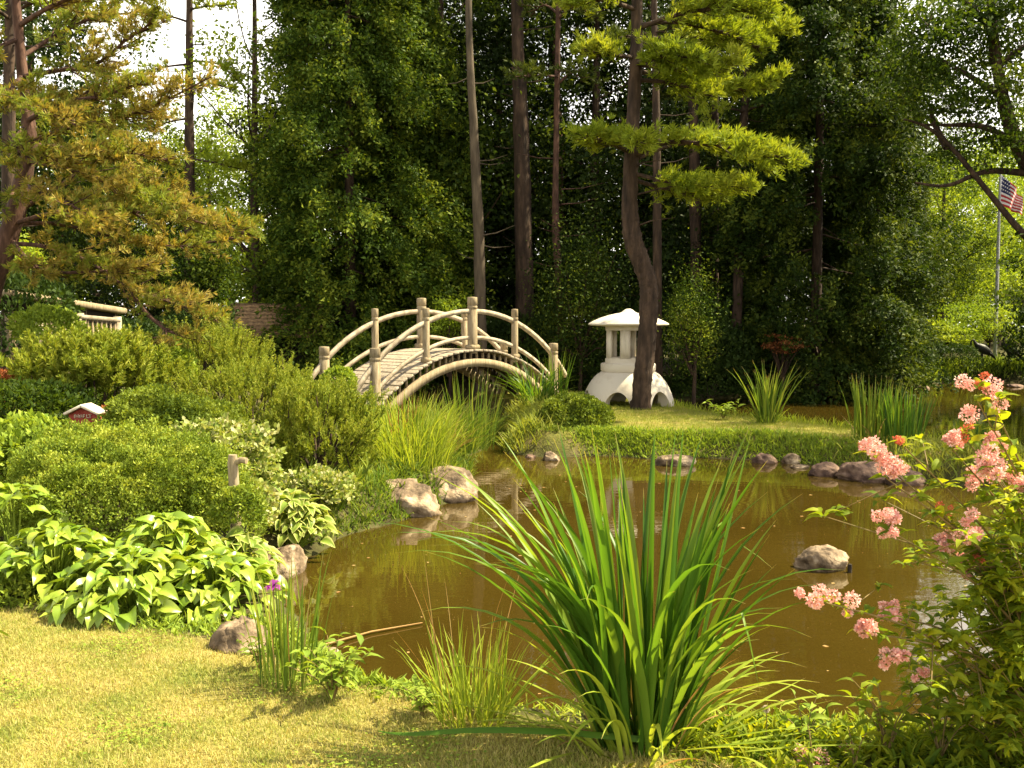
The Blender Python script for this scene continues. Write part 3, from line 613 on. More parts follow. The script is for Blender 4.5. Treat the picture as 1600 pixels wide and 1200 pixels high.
def autobr(px, Y, tiers, r, half=70):
    o_ = []
    for y_ in tiers:
        for s_ in (-1, 1, r.choice([-1, 1])):
            L_ = half * r.uniform(.5, 1.1); dy = r.uniform(-2.5, 2.5)
            o_.append([(px, y_ + r.uniform(-12, 12), Y), (px + s_ * L_ * .5, y_ - 8 + r.uniform(-8, 8), Y + dy * .5), (px + s_ * L_, y_ + r.uniform(-10, 14), Y + dy)])
    return o_
rr_ = R(5)
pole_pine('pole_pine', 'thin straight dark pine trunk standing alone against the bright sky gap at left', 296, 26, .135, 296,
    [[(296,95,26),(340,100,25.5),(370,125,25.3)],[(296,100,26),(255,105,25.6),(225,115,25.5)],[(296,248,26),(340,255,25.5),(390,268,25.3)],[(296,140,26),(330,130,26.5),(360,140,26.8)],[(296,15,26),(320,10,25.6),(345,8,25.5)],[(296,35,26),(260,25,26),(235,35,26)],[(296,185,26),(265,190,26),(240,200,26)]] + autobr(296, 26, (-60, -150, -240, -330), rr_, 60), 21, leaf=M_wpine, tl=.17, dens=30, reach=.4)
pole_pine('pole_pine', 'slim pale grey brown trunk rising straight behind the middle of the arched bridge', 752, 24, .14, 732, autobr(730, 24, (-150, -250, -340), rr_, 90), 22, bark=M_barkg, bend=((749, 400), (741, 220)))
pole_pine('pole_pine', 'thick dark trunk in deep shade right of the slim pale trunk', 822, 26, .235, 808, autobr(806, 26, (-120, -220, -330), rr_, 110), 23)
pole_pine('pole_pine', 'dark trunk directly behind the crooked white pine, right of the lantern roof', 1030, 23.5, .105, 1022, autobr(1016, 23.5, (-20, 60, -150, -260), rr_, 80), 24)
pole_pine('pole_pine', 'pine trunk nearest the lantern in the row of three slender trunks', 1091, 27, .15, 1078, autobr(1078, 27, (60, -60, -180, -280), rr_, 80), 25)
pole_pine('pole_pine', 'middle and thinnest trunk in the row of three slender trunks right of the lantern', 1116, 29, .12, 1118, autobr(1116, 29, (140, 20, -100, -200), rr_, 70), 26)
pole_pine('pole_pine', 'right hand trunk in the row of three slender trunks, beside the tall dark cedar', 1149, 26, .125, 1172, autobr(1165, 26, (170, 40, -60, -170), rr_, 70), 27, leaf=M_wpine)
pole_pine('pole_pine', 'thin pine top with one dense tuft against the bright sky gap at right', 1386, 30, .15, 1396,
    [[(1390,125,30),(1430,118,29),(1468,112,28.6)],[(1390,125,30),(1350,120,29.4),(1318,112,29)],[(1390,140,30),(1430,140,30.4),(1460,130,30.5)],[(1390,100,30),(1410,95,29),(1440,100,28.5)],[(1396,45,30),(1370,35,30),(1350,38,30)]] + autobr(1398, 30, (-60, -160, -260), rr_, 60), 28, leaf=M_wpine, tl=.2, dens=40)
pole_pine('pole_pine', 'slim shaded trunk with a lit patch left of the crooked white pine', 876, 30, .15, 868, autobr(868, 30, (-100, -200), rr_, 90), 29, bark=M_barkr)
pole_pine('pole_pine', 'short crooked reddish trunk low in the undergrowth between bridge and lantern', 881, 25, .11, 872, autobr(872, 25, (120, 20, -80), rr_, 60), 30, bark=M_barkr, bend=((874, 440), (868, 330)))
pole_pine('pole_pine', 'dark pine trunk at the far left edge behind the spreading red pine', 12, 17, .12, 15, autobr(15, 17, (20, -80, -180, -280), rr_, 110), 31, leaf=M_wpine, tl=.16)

# ------------------------------------------------------------------ cedars
def place(o, px, Y, rz=0, z=None, sc=None):
    b = at(px, 500, Y); o.location = (b[0], b[1], g1(b[0], b[1]) - .05 if z is None else z); o.rotation_euler = (0, 0, rz)
    if sc: o.scale = (sc, sc, sc)
    return o
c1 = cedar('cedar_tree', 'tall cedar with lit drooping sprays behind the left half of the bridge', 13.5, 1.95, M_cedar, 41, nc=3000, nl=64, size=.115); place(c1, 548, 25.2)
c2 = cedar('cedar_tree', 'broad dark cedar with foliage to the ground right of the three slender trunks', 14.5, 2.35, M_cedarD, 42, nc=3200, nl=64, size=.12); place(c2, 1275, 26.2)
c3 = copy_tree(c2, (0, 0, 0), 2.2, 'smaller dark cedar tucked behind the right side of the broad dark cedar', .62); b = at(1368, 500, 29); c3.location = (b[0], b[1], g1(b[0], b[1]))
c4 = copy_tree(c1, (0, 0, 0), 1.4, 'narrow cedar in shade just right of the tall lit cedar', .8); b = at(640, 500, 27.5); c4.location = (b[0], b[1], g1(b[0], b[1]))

# ------------------------------------------------------------------ broadleaf trees of the wood
G = 'broadleaf trees of the wood beyond the pond'
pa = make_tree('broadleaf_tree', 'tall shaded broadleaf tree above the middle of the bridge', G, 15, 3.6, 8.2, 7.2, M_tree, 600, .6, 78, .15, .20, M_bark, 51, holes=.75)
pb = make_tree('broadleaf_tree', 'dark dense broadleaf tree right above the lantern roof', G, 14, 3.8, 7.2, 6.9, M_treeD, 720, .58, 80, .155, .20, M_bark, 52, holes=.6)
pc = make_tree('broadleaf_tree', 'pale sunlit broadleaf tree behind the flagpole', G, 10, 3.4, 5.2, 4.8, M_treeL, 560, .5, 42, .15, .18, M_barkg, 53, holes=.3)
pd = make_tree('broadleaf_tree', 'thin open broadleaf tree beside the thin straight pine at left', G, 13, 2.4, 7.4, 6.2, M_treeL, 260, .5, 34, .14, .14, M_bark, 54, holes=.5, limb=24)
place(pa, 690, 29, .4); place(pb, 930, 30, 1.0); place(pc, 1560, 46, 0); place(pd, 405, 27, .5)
TL = [
 (pb, 590, 33, 1.0, .9, 'dark broadleaf tree just behind the right flank of the tall lit cedar'),
 (pb, 780, 31, 2.1, .98, 'dark broadleaf tree behind the pale slim trunk and the thick dark trunk'),
 (pa, 860, 34, 3.0, 1.05, 'broadleaf tree showing dim green leaves between the thick dark trunk and the crooked pine'),
 (pa, 1010, 33, 5.0, .95, 'broadleaf tree behind the crooked trunk of the white pine'),
 (pa, 1090, 35, 1.5, 1.0, 'broadleaf tree filling the gaps behind the row of three slender trunks'),
 (pb, 1180, 34, 4.1, 1.0, 'dark broadleaf tree between the row of three slender trunks and the broad dark cedar'),
 (pb, 560, 34, 5.2, .85, 'dark broadleaf tree above the old shed roof'),
 (pa, 1440, 38, 2.5, .62, 'mid green broadleaf tree low behind the right side of the smaller cedar'),
 (pc, 1470, 40, 1.1, .85, 'pale sunlit broadleaf tree with a dark stem left of the flagpole'),
 (pc, 1650, 50, 2.1, .95, 'pale broadleaf tree at the right edge below the flag'),
 (pa, 1290, 36, 3.4, .72, 'broadleaf tree whose top shows above the broad dark cedar'),
 (pa, 150, 36, .8, .55, 'low broadleaf tree behind the hanging branches of the red pine'),
 (pc, 330, 42, 2.8, .86, 'pale distant broadleaf tree below the bright sky gap at left'),
 (pa, 60, 30, 4.8, .95, 'tall broadleaf tree behind the upper part of the red pine'),
 (pb, -60, 27, 2.9, 1.0, 'dark broadleaf tree at the left edge of the wood'),
 (pb, 250, 34, .3, .5, 'small dark broadleaf tree left of the old shed'),
 (pc, 395, 46, 4.0, 1.05, 'hazy pale broadleaf tree far behind the old shed'),
 (pb, 700, 40, 2.0, .9, 'far dark broadleaf tree closing the view above the bridge'),
 (pb, 1110, 43, 1.2, .85, 'far dark broadleaf tree closing the view behind the three slender trunks'),
 (pa, 620, 42, 1.9, 1.1, 'far broadleaf tree whose top rises left of the bridge'),
 (pa, 1190, 46, .9, .85, 'far broadleaf tree behind the broad dark cedar'),
 (pc, 1540, 60, .9, 1.15, 'farthest pale broadleaf tree seen low behind the flagpole'),
 (pc, 1400, 52, 2.2, 1.1, 'far pale broadleaf tree peeping past the smaller cedar'),
 (pc, 110, 50, 2.2, 1.2, 'far pale broadleaf tree in the gaps of the red pine'),
 (pc, 240, 56, .2, 1.1, 'farthest pale broadleaf tree below the left sky gap'),
]
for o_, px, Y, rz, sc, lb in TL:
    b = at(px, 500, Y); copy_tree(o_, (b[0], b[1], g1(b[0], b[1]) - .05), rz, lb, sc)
# trees beside the pond that throw the shade over its right end
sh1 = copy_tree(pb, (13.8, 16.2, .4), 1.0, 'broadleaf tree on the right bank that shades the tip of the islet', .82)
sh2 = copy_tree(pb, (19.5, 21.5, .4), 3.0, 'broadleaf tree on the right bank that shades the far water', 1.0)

# maple overhanging at top right
rng = R(61); b0 = at(1650, 560, 19.5)
mp_ = thing('overhanging_maple', 'dark maple leaning in from the right edge with open lacy foliage and bare limbs', 'maple tree', (b0[0] + .3, b0[1], .3))
tb = MB(); cb = MB()
tr = pxline([(1690, 560), (1660, 420), (1625, 300), (1585, 215), (1565, 140), (1550, 40), (1545, -60), (1548, -110)], 19.5); trs = smooth_line(tr, 30); tube(tb, trs, np.linspace(.2, .05, 30), 10, rough=.05, rng=rng)
MBR = [[(1665,430),(1600,370),(1540,300),(1480,230),(1440,200),(1405,190)],[(1590,225),(1540,196),(1490,192),(1450,190)],[(1565,150),(1510,120),(1460,95)],[(1555,70),(1510,30),(1450,0)],[(1560,100),(1620,60),(1680,30)],[(1480,230),(1470,180),(1480,150)],[(1600,270),(1540,268),(1480,290),(1430,285)],[(1550,0),(1600,-60),(1660,-80)]]
for bl in MBR:
    P = smooth_line(pxline(bl, 19.5 + rng.uniform(-1, 1) if False else 19.5), 12); P[:, 1] += np.linspace(0, rng.uniform(-1.2, 1.2), 12); tube(tb, P, np.linspace(.075, .018, 12), 6, cap=False)
CLM = [(1480,70,50,40),(1580,60,50,40),(1530,140,50,35),(1425,70,30,35),(1410,150,30,25),(1575,220,40,25),(1520,10,60,30),(1450,40,45,40),(1500,20,50,40),(1560,30,50,45),(1600,90,40,50),(1520,90,45,35),(1460,110,40,30),(1570,150,45,35),(1490,160,45,28),(1440,175,30,18),(1600,190,35,30),(1540,195,35,25),(1500,240,40,22),(1540,255,30,14),(1608,400,10,40),(1620,-20,40,50),(1450,-15,40,20),(1540,-15,50,20),(1690,-120,50,60),(1600,470,25,30)]
for (x_, y_, a_x, a_y) in CLM:
    c_ = at(x_, y_, 19.5 + rng.uniform(-1.3, 1.3)); s_ = 19.5 / 1600; nC = int(4 + a_x * a_y / 80)
    CC = c_ + rng.normal(size=(nC, 3)) * np.array([a_x * s_ * .5, .7, a_y * s_ * .5]); idx = np.repeat(np.arange(nC), 36)
    P = CC[idx] + rng.normal(size=(len(idx), 3)) * np.array([.24, .24, .05]); leafcloud(cb, rng, P, rng.normal(size=P.shape) * .5, .095, 1.2, rand=.9, asp=1.1)
    for q in CC[:3]: tube(tb, [q, q + (c_ - q) * .5, c_], [.004, .008, .012], 3, cap=False)
tb.build('trunk', M_bark, mp_, smooth=True, world=True); cb.build('crown', M_tree, mp_, world=True)

# yellow-green small maple on the far bank
def small_tree(name, label, px, py, Y, w_, h_, leaf, seed, size=.09, n_=60, cat='small tree', flat=.18):
    rng = R(seed); c = at(px, py, Y); z = g1(c[0], c[1]); t = thing(name, label, cat, (c[0], c[1], z)); tb = MB(); cb = MB()
    CC = np.array([0, 0, c[2] - z]) + unit(rng.normal(size=(n_, 3))) * rng.uniform(.3, 1, (n_, 1)) * np.array([w_, w_, h_])
    CC[:, 2] = np.maximum(CC[:, 2], .15)
    idx = np.repeat(np.arange(n_), 60); P = CC[idx] + rng.normal(size=(len(idx), 3)) * np.array([w_ * .16, w_ * .16, flat * h_ * .4])
    leafcloud(cb, rng, P, rng.normal(size=P.shape) * .5, size, 1.3, rand=.9)
    tube(tb, [[0, 0, -.1], [.05, 0, (c[2] - z) * .5], [0, 0, c[2] - z]], [.06, .04, .02], 7)
    for q in CC[:18]: tube(tb, [[0, 0, (c[2] - z) * .5], (q + np.array([0, 0, (c[2] - z) * .6])) / 2, q], [.025, .015, .005], 4, cap=False)
    tb.build('trunk', M_bark, t); cb.build('crown', leaf, t); return t
small_tree('dwarf_maple', 'small yellow green maple with layered leaves below the flagpole', 1545, 500, 34.2, 1.6, .85, M_treeL, 62, .085, 90)
small_tree('dwarf_maple', 'low pale green layered bush on the far bank left of the crane statues', 1470, 522, 33.5, 1.3, .5, M_treeL, 63, .09, 60)
small_tree('dwarf_maple', 'small light green sapling behind the far handrail of the bridge', 700, 515, 23.8, .75, .95, M_treeL, 64, .075, 60)
small_tree('hemlock_sapling', 'young hemlock with drooping lit sprays right of the crooked pine trunk', 1083, 500, 22.5, .62, .95, M_cedar, 65, .06, 120, flat=.9)
small_tree('hemlock_sapling', 'shaded young hemlock left of the crooked pine trunk above the lantern', 905, 470, 24, 1.4, 1.7, M_cedarD, 66, .08, 200, flat=.8)
small_tree('rust_leaved_bush', 'small bush with rust red leaves in the shade right of the lantern', 1222, 536, 24.6, .5, .28, M_redleaf, 67, .05, 26)
small_tree('broadleaf_sapling', 'leafy sapling just left of the old shed below the red pine', 312, 440, 22, .8, 1.5, M_tree, 68, .09, 110, flat=.5)
small_tree('broadleaf_sapling', 'bright leafy sapling at the left edge below the red pine trunk', 38, 425, 17, .45, .55, M_treeL, 69, .07, 40, flat=.5)

# undergrowth along the far bank
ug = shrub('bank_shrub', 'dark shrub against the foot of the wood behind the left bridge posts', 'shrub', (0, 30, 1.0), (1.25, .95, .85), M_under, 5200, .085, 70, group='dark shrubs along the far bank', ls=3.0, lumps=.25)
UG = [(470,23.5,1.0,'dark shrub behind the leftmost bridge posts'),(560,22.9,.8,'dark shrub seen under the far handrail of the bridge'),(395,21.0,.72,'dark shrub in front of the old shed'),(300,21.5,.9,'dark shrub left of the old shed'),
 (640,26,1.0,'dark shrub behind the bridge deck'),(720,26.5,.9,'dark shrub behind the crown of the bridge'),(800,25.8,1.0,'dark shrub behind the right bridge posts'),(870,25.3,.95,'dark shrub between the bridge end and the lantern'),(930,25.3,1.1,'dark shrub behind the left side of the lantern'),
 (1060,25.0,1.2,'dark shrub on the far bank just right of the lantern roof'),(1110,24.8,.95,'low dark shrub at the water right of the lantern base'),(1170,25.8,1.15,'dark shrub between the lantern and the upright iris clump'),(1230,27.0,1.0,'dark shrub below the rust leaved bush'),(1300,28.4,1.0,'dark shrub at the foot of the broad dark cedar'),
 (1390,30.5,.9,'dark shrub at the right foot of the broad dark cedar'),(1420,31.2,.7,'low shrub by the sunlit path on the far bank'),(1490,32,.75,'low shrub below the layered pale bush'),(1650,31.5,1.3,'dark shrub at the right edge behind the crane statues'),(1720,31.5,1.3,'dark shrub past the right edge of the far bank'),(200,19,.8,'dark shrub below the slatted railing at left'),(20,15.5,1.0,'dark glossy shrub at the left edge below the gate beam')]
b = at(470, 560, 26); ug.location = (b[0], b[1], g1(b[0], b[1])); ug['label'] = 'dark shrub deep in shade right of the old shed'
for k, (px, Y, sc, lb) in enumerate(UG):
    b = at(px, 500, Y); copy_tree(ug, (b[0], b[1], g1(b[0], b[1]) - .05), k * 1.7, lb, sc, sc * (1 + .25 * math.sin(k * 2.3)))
# distant woods closing the horizon
rng = R(71); mb = MB(); n_ = 1700; th = rng.uniform(-1.2, 1.2, n_); rr = rng.uniform(58, 80, n_); zz = rng.uniform(0, 1, n_) ** .8 * (6.5 + 1.5 * np.sin(th * 9))
CC = np.stack([rr * np.sin(th), rr * np.cos(th), zz + .5], -1); idx = np.repeat(np.arange(n_), 40)
P = CC[idx] + rng.normal(size=(len(idx), 3)) * np.array([1.4, 1.2, .8]); leafcloud(mb, rng, P, rng.normal(size=P.shape) * .5, .5, .8)
tag(mb.build('distant_woods', M_tree), 'distant woods filling the horizon behind the garden trees', 'woods', kind='stuff')

# ------------------------------------------------------------------ garden buildings and ornaments
# old shed
c = at(425, 500, 24.2); zg = g1(c[0], c[1]); t = thing('garden_shed', 'old dark garden shed with sunlit shingled roof deep under the trees', 'shed', (c[0], c[1], zg), rz=.0)
mb = MB(); box(mb, (0, .9, 1.1), (1.9, 1.7, 2.3)); mb.build('wall', M_darkw, t)
mb = MB()
for s_ in (-1, 1):
    for k in range(9):
        f = k / 9; yy = -0.25 + f * 1.2; z0 = 2.05 + f * .78
        y_c = yy if s_ < 0 else 1.8 - yy
        Rx = np.array([[1, 0, 0], [0, math.cos(.52 * -s_), -math.sin(.52 * -s_)], [0, math.sin(.52 * -s_), math.cos(.52 * -s_)]])
        box(mb, (0, y_c, z0 + .01), (2.4, .19, .035), 0, Rx)
mb.build('roof', M_shingle, t)
mb = MB(); box(mb, (0, .035, .95), (.8, .04, 1.7)); mb.build('door', M_darkw, t)
# gate with sloping cap beam
q0, q1 = at(8, 459, 15), at(178, 485, 17.6); t = thing('garden_gate_wall', 'dark boarded garden wall with a sunlit sloping timber cap beam at left under the red pine', 'garden wall', (q0[0], q0[1], g1(q0[0], q0[1])))
mb = MB(); d_ = unit(q1 - q0); nn = unit(np.cross([0, 0, 1], d_)); up_ = np.cross(d_, nn); Ln = np.linalg.norm(q1 - q0)
bbox_bevel(mb, (q0 + q1) / 2, (Ln + .3, .34, .10), .02, 0, np.stack([d_, nn, up_], -1)); mb.build('cap_beam', M_wood, t, world=True)
mb = MB(); box(mb, (q0 + q1) / 2 - up_ * .16, (Ln, .10, .20), 0, np.stack([d_, nn, up_], -1)); mb.build('board_panel', M_darkw, t, world=True)
for f in (.02, .35, .68, .98):
    q = q0 + (q1 - q0) * f; mb = MB(); z0 = g1(q[0], q[1]) - .1; box(mb, (q[0], q[1] + .05, (z0 + q[2] - .06) / 2), (.11, .11, q[2] - .06 - z0)); mb.build('post', M_wood, t, world=True)
q0, q1 = at(60, 489, 14.2), at(182, 500, 15); t = thing('slatted_railing', 'pale slatted wooden railing in front of the boarded garden wall', 'railing', (q0[0], q0[1], g1(q0[0], q0[1])))
mb = MB(); d_ = unit(q1 - q0); nn = unit(np.cross([0, 0, 1], d_)); up_ = np.cross(d_, nn); Ln = np.linalg.norm(q1 - q0); Rm_ = np.stack([d_, nn, up_], -1)
bbox_bevel(mb, (q0 + q1) / 2, (Ln + .1, .09, .06), .01, 0, Rm_); mb.build('top_rail', M_rail, t, world=True)
mb = MB()
for f in np.linspace(.02, .98, 17): q = q0 + (q1 - q0) * f; box(mb, (q[0], q[1], q[2] - .27), (.03, .03, .48))
mb.build('slats', M_wood, t, world=True)
for f in (.0, .5, 1.0):
    q = q0 + (q1 - q0) * f; mb = MB(); z0 = g1(q[0], q[1]) - .1; box(mb, (q[0], q[1] + .04, (z0 + q[2] + .05) / 2), (.09, .09, q[2] + .05 - z0)); mb.build('post', M_rail, t, world=True)
# red sign box with pale gable roof
c = at(131, 651, 9.5); z0 = g1(c[0], c[1]); t = thing('red_sign', 'small red wooden sign with pale gabled roof and faint lettering behind the shrub', 'sign', (c[0], c[1], z0)); hz = c[2] - z0
mb = MB(); Vp = [[-.14, 0, hz - .22], [.14, 0, hz - .22], [.14, 0, hz + .02], [0, 0, hz + .09], [-.14, 0, hz + .02]]; Vb = [[x, .12, z] for x, y, z in Vp]
mb.add(Vp + Vb, [[0, 5, 6, 1], [1, 6, 7, 2], [2, 7, 8, 3], [3, 8, 9, 4], [4, 9, 5, 0]]); mb.add(Vp, [[0, 1, 2, 3, 4]]); mb.add(Vb[::-1], [[0, 1, 2, 3, 4]]); mb.build('panel', M_redp, t)
for s_ in (-1, 1):
    mb = MB(); a_s = math.atan2(.075, .155) * -s_; Ry = np.array([[math.cos(a_s), 0, -math.sin(a_s)], [0, 1, 0], [math.sin(a_s), 0, math.cos(a_s)]])
    Ry = np.array([[math.cos(a_s), 0, math.sin(-a_s)], [0, 1, 0], [math.sin(a_s), 0, math.cos(a_s)]])
    bbox_bevel(mb, (s_ * .078, .05, hz + .068), (.185, .24, .024), .004, 0, Ry); mb.build('roof_board', M_cream, t)
mb = MB()
STR = [(-.085,0,0,.035),(-.07,0,0,.035),(-.0775,.012,1,.018),(-.05,0,0,.035),(-.036,-.004,0,.028),(-.022,0,0,.035),(-.004,0,0,.035),(.004,.014,1,.018),(.004,.0,1,.014),(.03,0,0,.035),(.038,-.015,1,.018),(.06,0,0,.035),(.06,.015,1,.026)]
for x_, dz_, hor, ln in STR: box(mb, (x_, -.006, hz + .005 + dz_), ((ln, .004, .006) if hor else (.006, .004, ln)))
mb.build('lettering', M_cream, t)
mb = MB(); box(mb, (0, .06, (hz - .22) / 2 - .05), (.06, .06, hz - .12)); mb.build('post', M_darkw, t)
# pale water-spout post
c = at(367, 785, 6.95); z0 = g1(c[0], c[1]); t = thing('log_post', 'pale peeled log post with a short side stub among the variegated leaves', 'post', (c[0], c[1], z0 - .05))
mb = MB(); k_ = c[1] / 1600; hh = 1.95 - (700 - 498.5) * k_ - z0; tube(mb, [[0, 0, 0], [.005, 0, hh * .5], [-.01, 0, hh * .93], [-.008, 0, hh + .0]], [.037, .036, .035, .028], 14, rough=.03, rng=R(3)); mb.build('trunk', M_wood, t, smooth=True)
mb = MB(); tube(mb, [[0, 0, hh * .93], [.05, -.01, hh * .955], [.09, -.02, hh * .95]], [.026, .022, .022], 10); mb.build('side_stub', M_wood, t, smooth=True)
# small rusty bird ornament seen at left
c = at(60, 660, 9.2); z0 = g1(c[0], c[1]); t = thing('rust_stake', 'small rust red garden stake with a rounded plate left of the red sign', 'garden stake', (c[0], c[1], z0)); hz = c[2] - z0
mb = MB(); lathe(mb, [(.001, hz + .05), (.02, hz + .045), (.028, hz + .01), (.022, hz - .05), (.008, hz - .08), (.007, -.05)], 12); mb.build('plate', M_redleaf, t)
# flagpole
Y = 33.5; q = at(1558, 440, Y); zg = g1(q[0], q[1]); t = thing('flagpole', 'slender pale metal flagpole on the far bank at right', 'flagpole', (q[0], q[1], zg)); zt = at(1557, 268, Y)[2] - zg
mb = MB(); tube(mb, [[0, 0, -.2], [0, 0, zt * .5], [0, 0, zt]], [.06, .055, .035], 10); mb.build('pole', M_metal, t)
mb = MB(); lathe(mb, [(.001, zt + .13), (.05, zt + .11), (.065, zt + .06), (.05, zt + .01), (.02, zt)], 12); mb.build('finial', M_metal, t)
# draped flag: grid in pixel-free local frame, hanging and folded
fl = thing('flag', 'red and white striped flag with blue canton hanging from the flagpole', 'flag', (q[0], q[1], zg))
gx_, gy_ = 30, 26; W_, Hh_ = 1.26, 1.0
def fpt(u, v):   # u along fly 0..1, v down hoist 0..1; the fly end sags
    s_ = u * W_; drop = .94 * u ** 1.15 * (1 - .30 * v); x = s_ * (.60 - .05 * u); y = .12 * math.sin(u * 9 + v * 2.5) * u ** .5 + .07 * math.sin(u * 17 + v * 4) * u
    return [x + .03, y, zt - .1 - v * Hh_ * (1 - .18 * u) - drop * .75]
for nm, mt_, test in (('canton', M_fblue, lambda u, k: u < .4 and k < 7), ('red_stripes', M_fred, lambda u, k: not (u < .4 and k < 7) and k % 2 == 0), ('white_stripes', M_fwhite, lambda u, k: not (u < .4 and k < 7) and k % 2 == 1)):
    mb = MB()
    for i in range(gx_):
        for k in range(13):
            u = (i + .5) / gx_
            if test(u, k):
                for j in range(2):
                    v0, v1 = (k + j * .5) / 13, (k + j * .5 + .5) / 13; u0, u1 = i / gx_, (i + 1) / gx_
                    A = np.array([fpt(u0, v0), fpt(u1, v0), fpt(u1, v1), fpt(u0, v1)]); mb.add(np.r_[A, A + [0, .006, 0]], [[3, 2, 1, 0], [4, 5, 6, 7], [0, 1, 5, 4], [2, 3, 7, 6]])
    fo = mb.build(nm, mt_, fl)
    if nm == 'canton': canton = fo
r = R(8)
for i in range(5):
    for j in range(4):
        mb = MB(); p_ = np.array(fpt(.05 + i * .075, (.4 + j * 1.75) / 13)) + [0, -.012, 0]; a = np.linspace(0, 2 * np.pi, 10, endpoint=False) + .3; rr = np.where(np.arange(10) % 2 == 0, .032, .013)
        mb.add(p_ + np.stack([rr * np.cos(a), 0 * a, rr * np.sin(a)], -1), [list(range(10))])
        mb.build('star', M_fwhite, canton)
# crane statues
def crane(label, px, Y, hpx, neck, flip, seed):
    q = at(px, 572, Y); zg = g1(q[0], q[1]); t = thing('crane_statue', label, 'bird statue', (q[0], q[1], zg + .02), group='bronze cranes on the far bank'); s_ = Y / 1600
    mb = MB(); ax = -1 if flip else 1
    body = [(-.34, .50, .015), (-.26, .53, .07), (-.14, .60, .125), (.0, .68, .145), (.12, .75, .11), (.19, .81, .065)] + neck
    P = smooth_line([(ax * x, 0, z) for x, z, r_ in body], 44); rad = np.interp(np.linspace(0, 1, 44), np.linspace(0, 1, len(body)), [b_[2] for b_ in body]); tube(mb, P, rad, 12)
    e = np.array([ax * body[-1][0], 0, body[-1][1]]); d_ = unit(e - np.array([ax * body[-2][0], 0, body[-2][1]])); tube(mb, [e - d_ * .02, e + d_ * .06, e + d_ * .15], [.018, .01, .003], 6)
    mb.build('body', M_bronze, t, smooth=True)
    for k in (-1, 1):
        mb = MB(); tube(mb, [[ax * .02, k * .045, .6], [ax * -.01, k * .045, .36], [ax * .0, k * .045, .02]], [.03, .014, .012], 7)
        for a in (-.5, 0, .5): tube(mb, [[0, k * .045, .01], [ax * .07 * math.cos(a), k * .045 + .07 * math.sin(a), .0]], [.01, .005], 5)
        mb.build('leg', M_bronze, t)
    mb = MB()
    for k in range(7): tube(mb, [[ax * -.12, (k - 3) * .022, .60], [ax * -.32, (k - 3) * .03, .46], [ax * -.42, (k - 3) * .03, .30 + .01 * k]], [.035, .022, .004], 5)
    mb.build('tail', M_bronze, t)
crane('dark crane statue with its long neck stretched upright near the right edge', 1576, 31.9, 50, [(.20, .93, .035), (.16, 1.03, .025), (.17, 1.15, .022), (.19, 1.2, .032), (.23, 1.205, .026)], True, 1)
crane('dark crane statue with its neck curled down left of the upright crane', 1534, 32.0, 50, [(.25, .90, .035), (.28, .95, .026), (.34, .92, .022), (.36, .84, .028), (.37, .79, .02)], True, 2)

# ------------------------------------------------------------------ rocks
def rock(label, px, py, w_, h_, seed, mat=None, dep=.8, z=None, Y=None, group=None, cat='rock', sink=.35, name='rock'):
    """px,py photo point of the waterline centre; w_,h_ in metres"""
    c = atz(px, py, 0 if z is None else z); r = R(seed); me_n = 28
    th = np.linspace(0, np.pi, me_n); ph = np.linspace(0, 2 * np.pi, 44, endpoint=False); T_, Pp = np.meshgrid(th, ph, indexing='ij')
    d = np.stack([np.sin(T_) * np.cos(Pp), np.sin(T_) * np.sin(Pp), np.cos(T_)], -1).reshape(-1, 3)
    pl = unit(r.normal(size=(16, 3))); q = np.min(np.where(d @ pl.T > .05, r.uniform(.64, .98, 16) / np.maximum(d @ pl.T, .05), 9), 1); q = np.minimum(q, 1.0)
    rr = q * (1 + .05 * noise3(d * 3, 1, seed)) + .034 * noise3(d * 7, 1, seed + 5) + .008 * noise3(d * 20, 1, seed + 6)
    V = d * rr[:, None] * np.array([w_ / 2, w_ / 2 * dep, h_ * .54]); V[:, 2] += h_ * .10
    mb = MB(); i = np.arange(me_n - 1)[:, None] * 44; j = np.arange(44)[None]; j2 = (j + 1) % 44
    mb.add(V, np.stack([i + j, i + n_44 + j, i + n_44 + j2, i + j2], -1).reshape(-1, 4)); o_ = mb.build(name, mat or M_rock, smooth=True); o_.location = (c[0], c[1] + w_ / 2 * dep * .6, c[2]); o_.rotation_euler = (0, 0, r.uniform(-.3, .3))
    return tag(o_, label, cat, group)
n_44 = 44
rock('rounded tan boulder at the water below the bridge grasses, left one of the pair', 622, 808, .84, .56, 101, dep=.8)
rock('flat topped tan boulder with white top below the bridge grasses, right one of the pair', 692, 783, .80, .56, 102, dep=.8)
rock('low pale slab boulder sloping into the water beside the small variegated hosta', 432, 905, .42, .42, 103, dep=1.1)
rock('pinkish boulder on the lawn edge at the foot of the large hosta bed', 372, 1030, .30, .34, 104, z=.30, dep=.8)
rock('small boulder hidden among the young iris blades at the lawn edge', 500, 1055, .26, .22, 105, z=.18, dep=.7)
rock('pale flat stone at the lawn edge under the weeds', 585, 1110, .26, .10, 106, z=.24, dep=.8)
rock('smooth rounded boulder in the water at the front of the islet', 1058, 728, .58, .23, 107, dep=.7)
rock('small pale rock under the round shrub at the left tip of the islet', 862, 720, .28, .2, 108)
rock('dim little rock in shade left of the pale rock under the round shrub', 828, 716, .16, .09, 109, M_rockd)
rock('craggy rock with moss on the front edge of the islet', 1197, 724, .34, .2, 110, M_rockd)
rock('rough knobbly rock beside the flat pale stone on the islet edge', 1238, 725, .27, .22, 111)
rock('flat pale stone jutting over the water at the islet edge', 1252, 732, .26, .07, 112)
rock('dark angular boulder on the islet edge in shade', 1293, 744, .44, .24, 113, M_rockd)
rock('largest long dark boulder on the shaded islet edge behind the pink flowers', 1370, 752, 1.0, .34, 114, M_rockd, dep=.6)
rock('dark boulder tip at the right end of the islet edge', 1420, 758, .5, .26, 115, M_rockd, dep=.6)
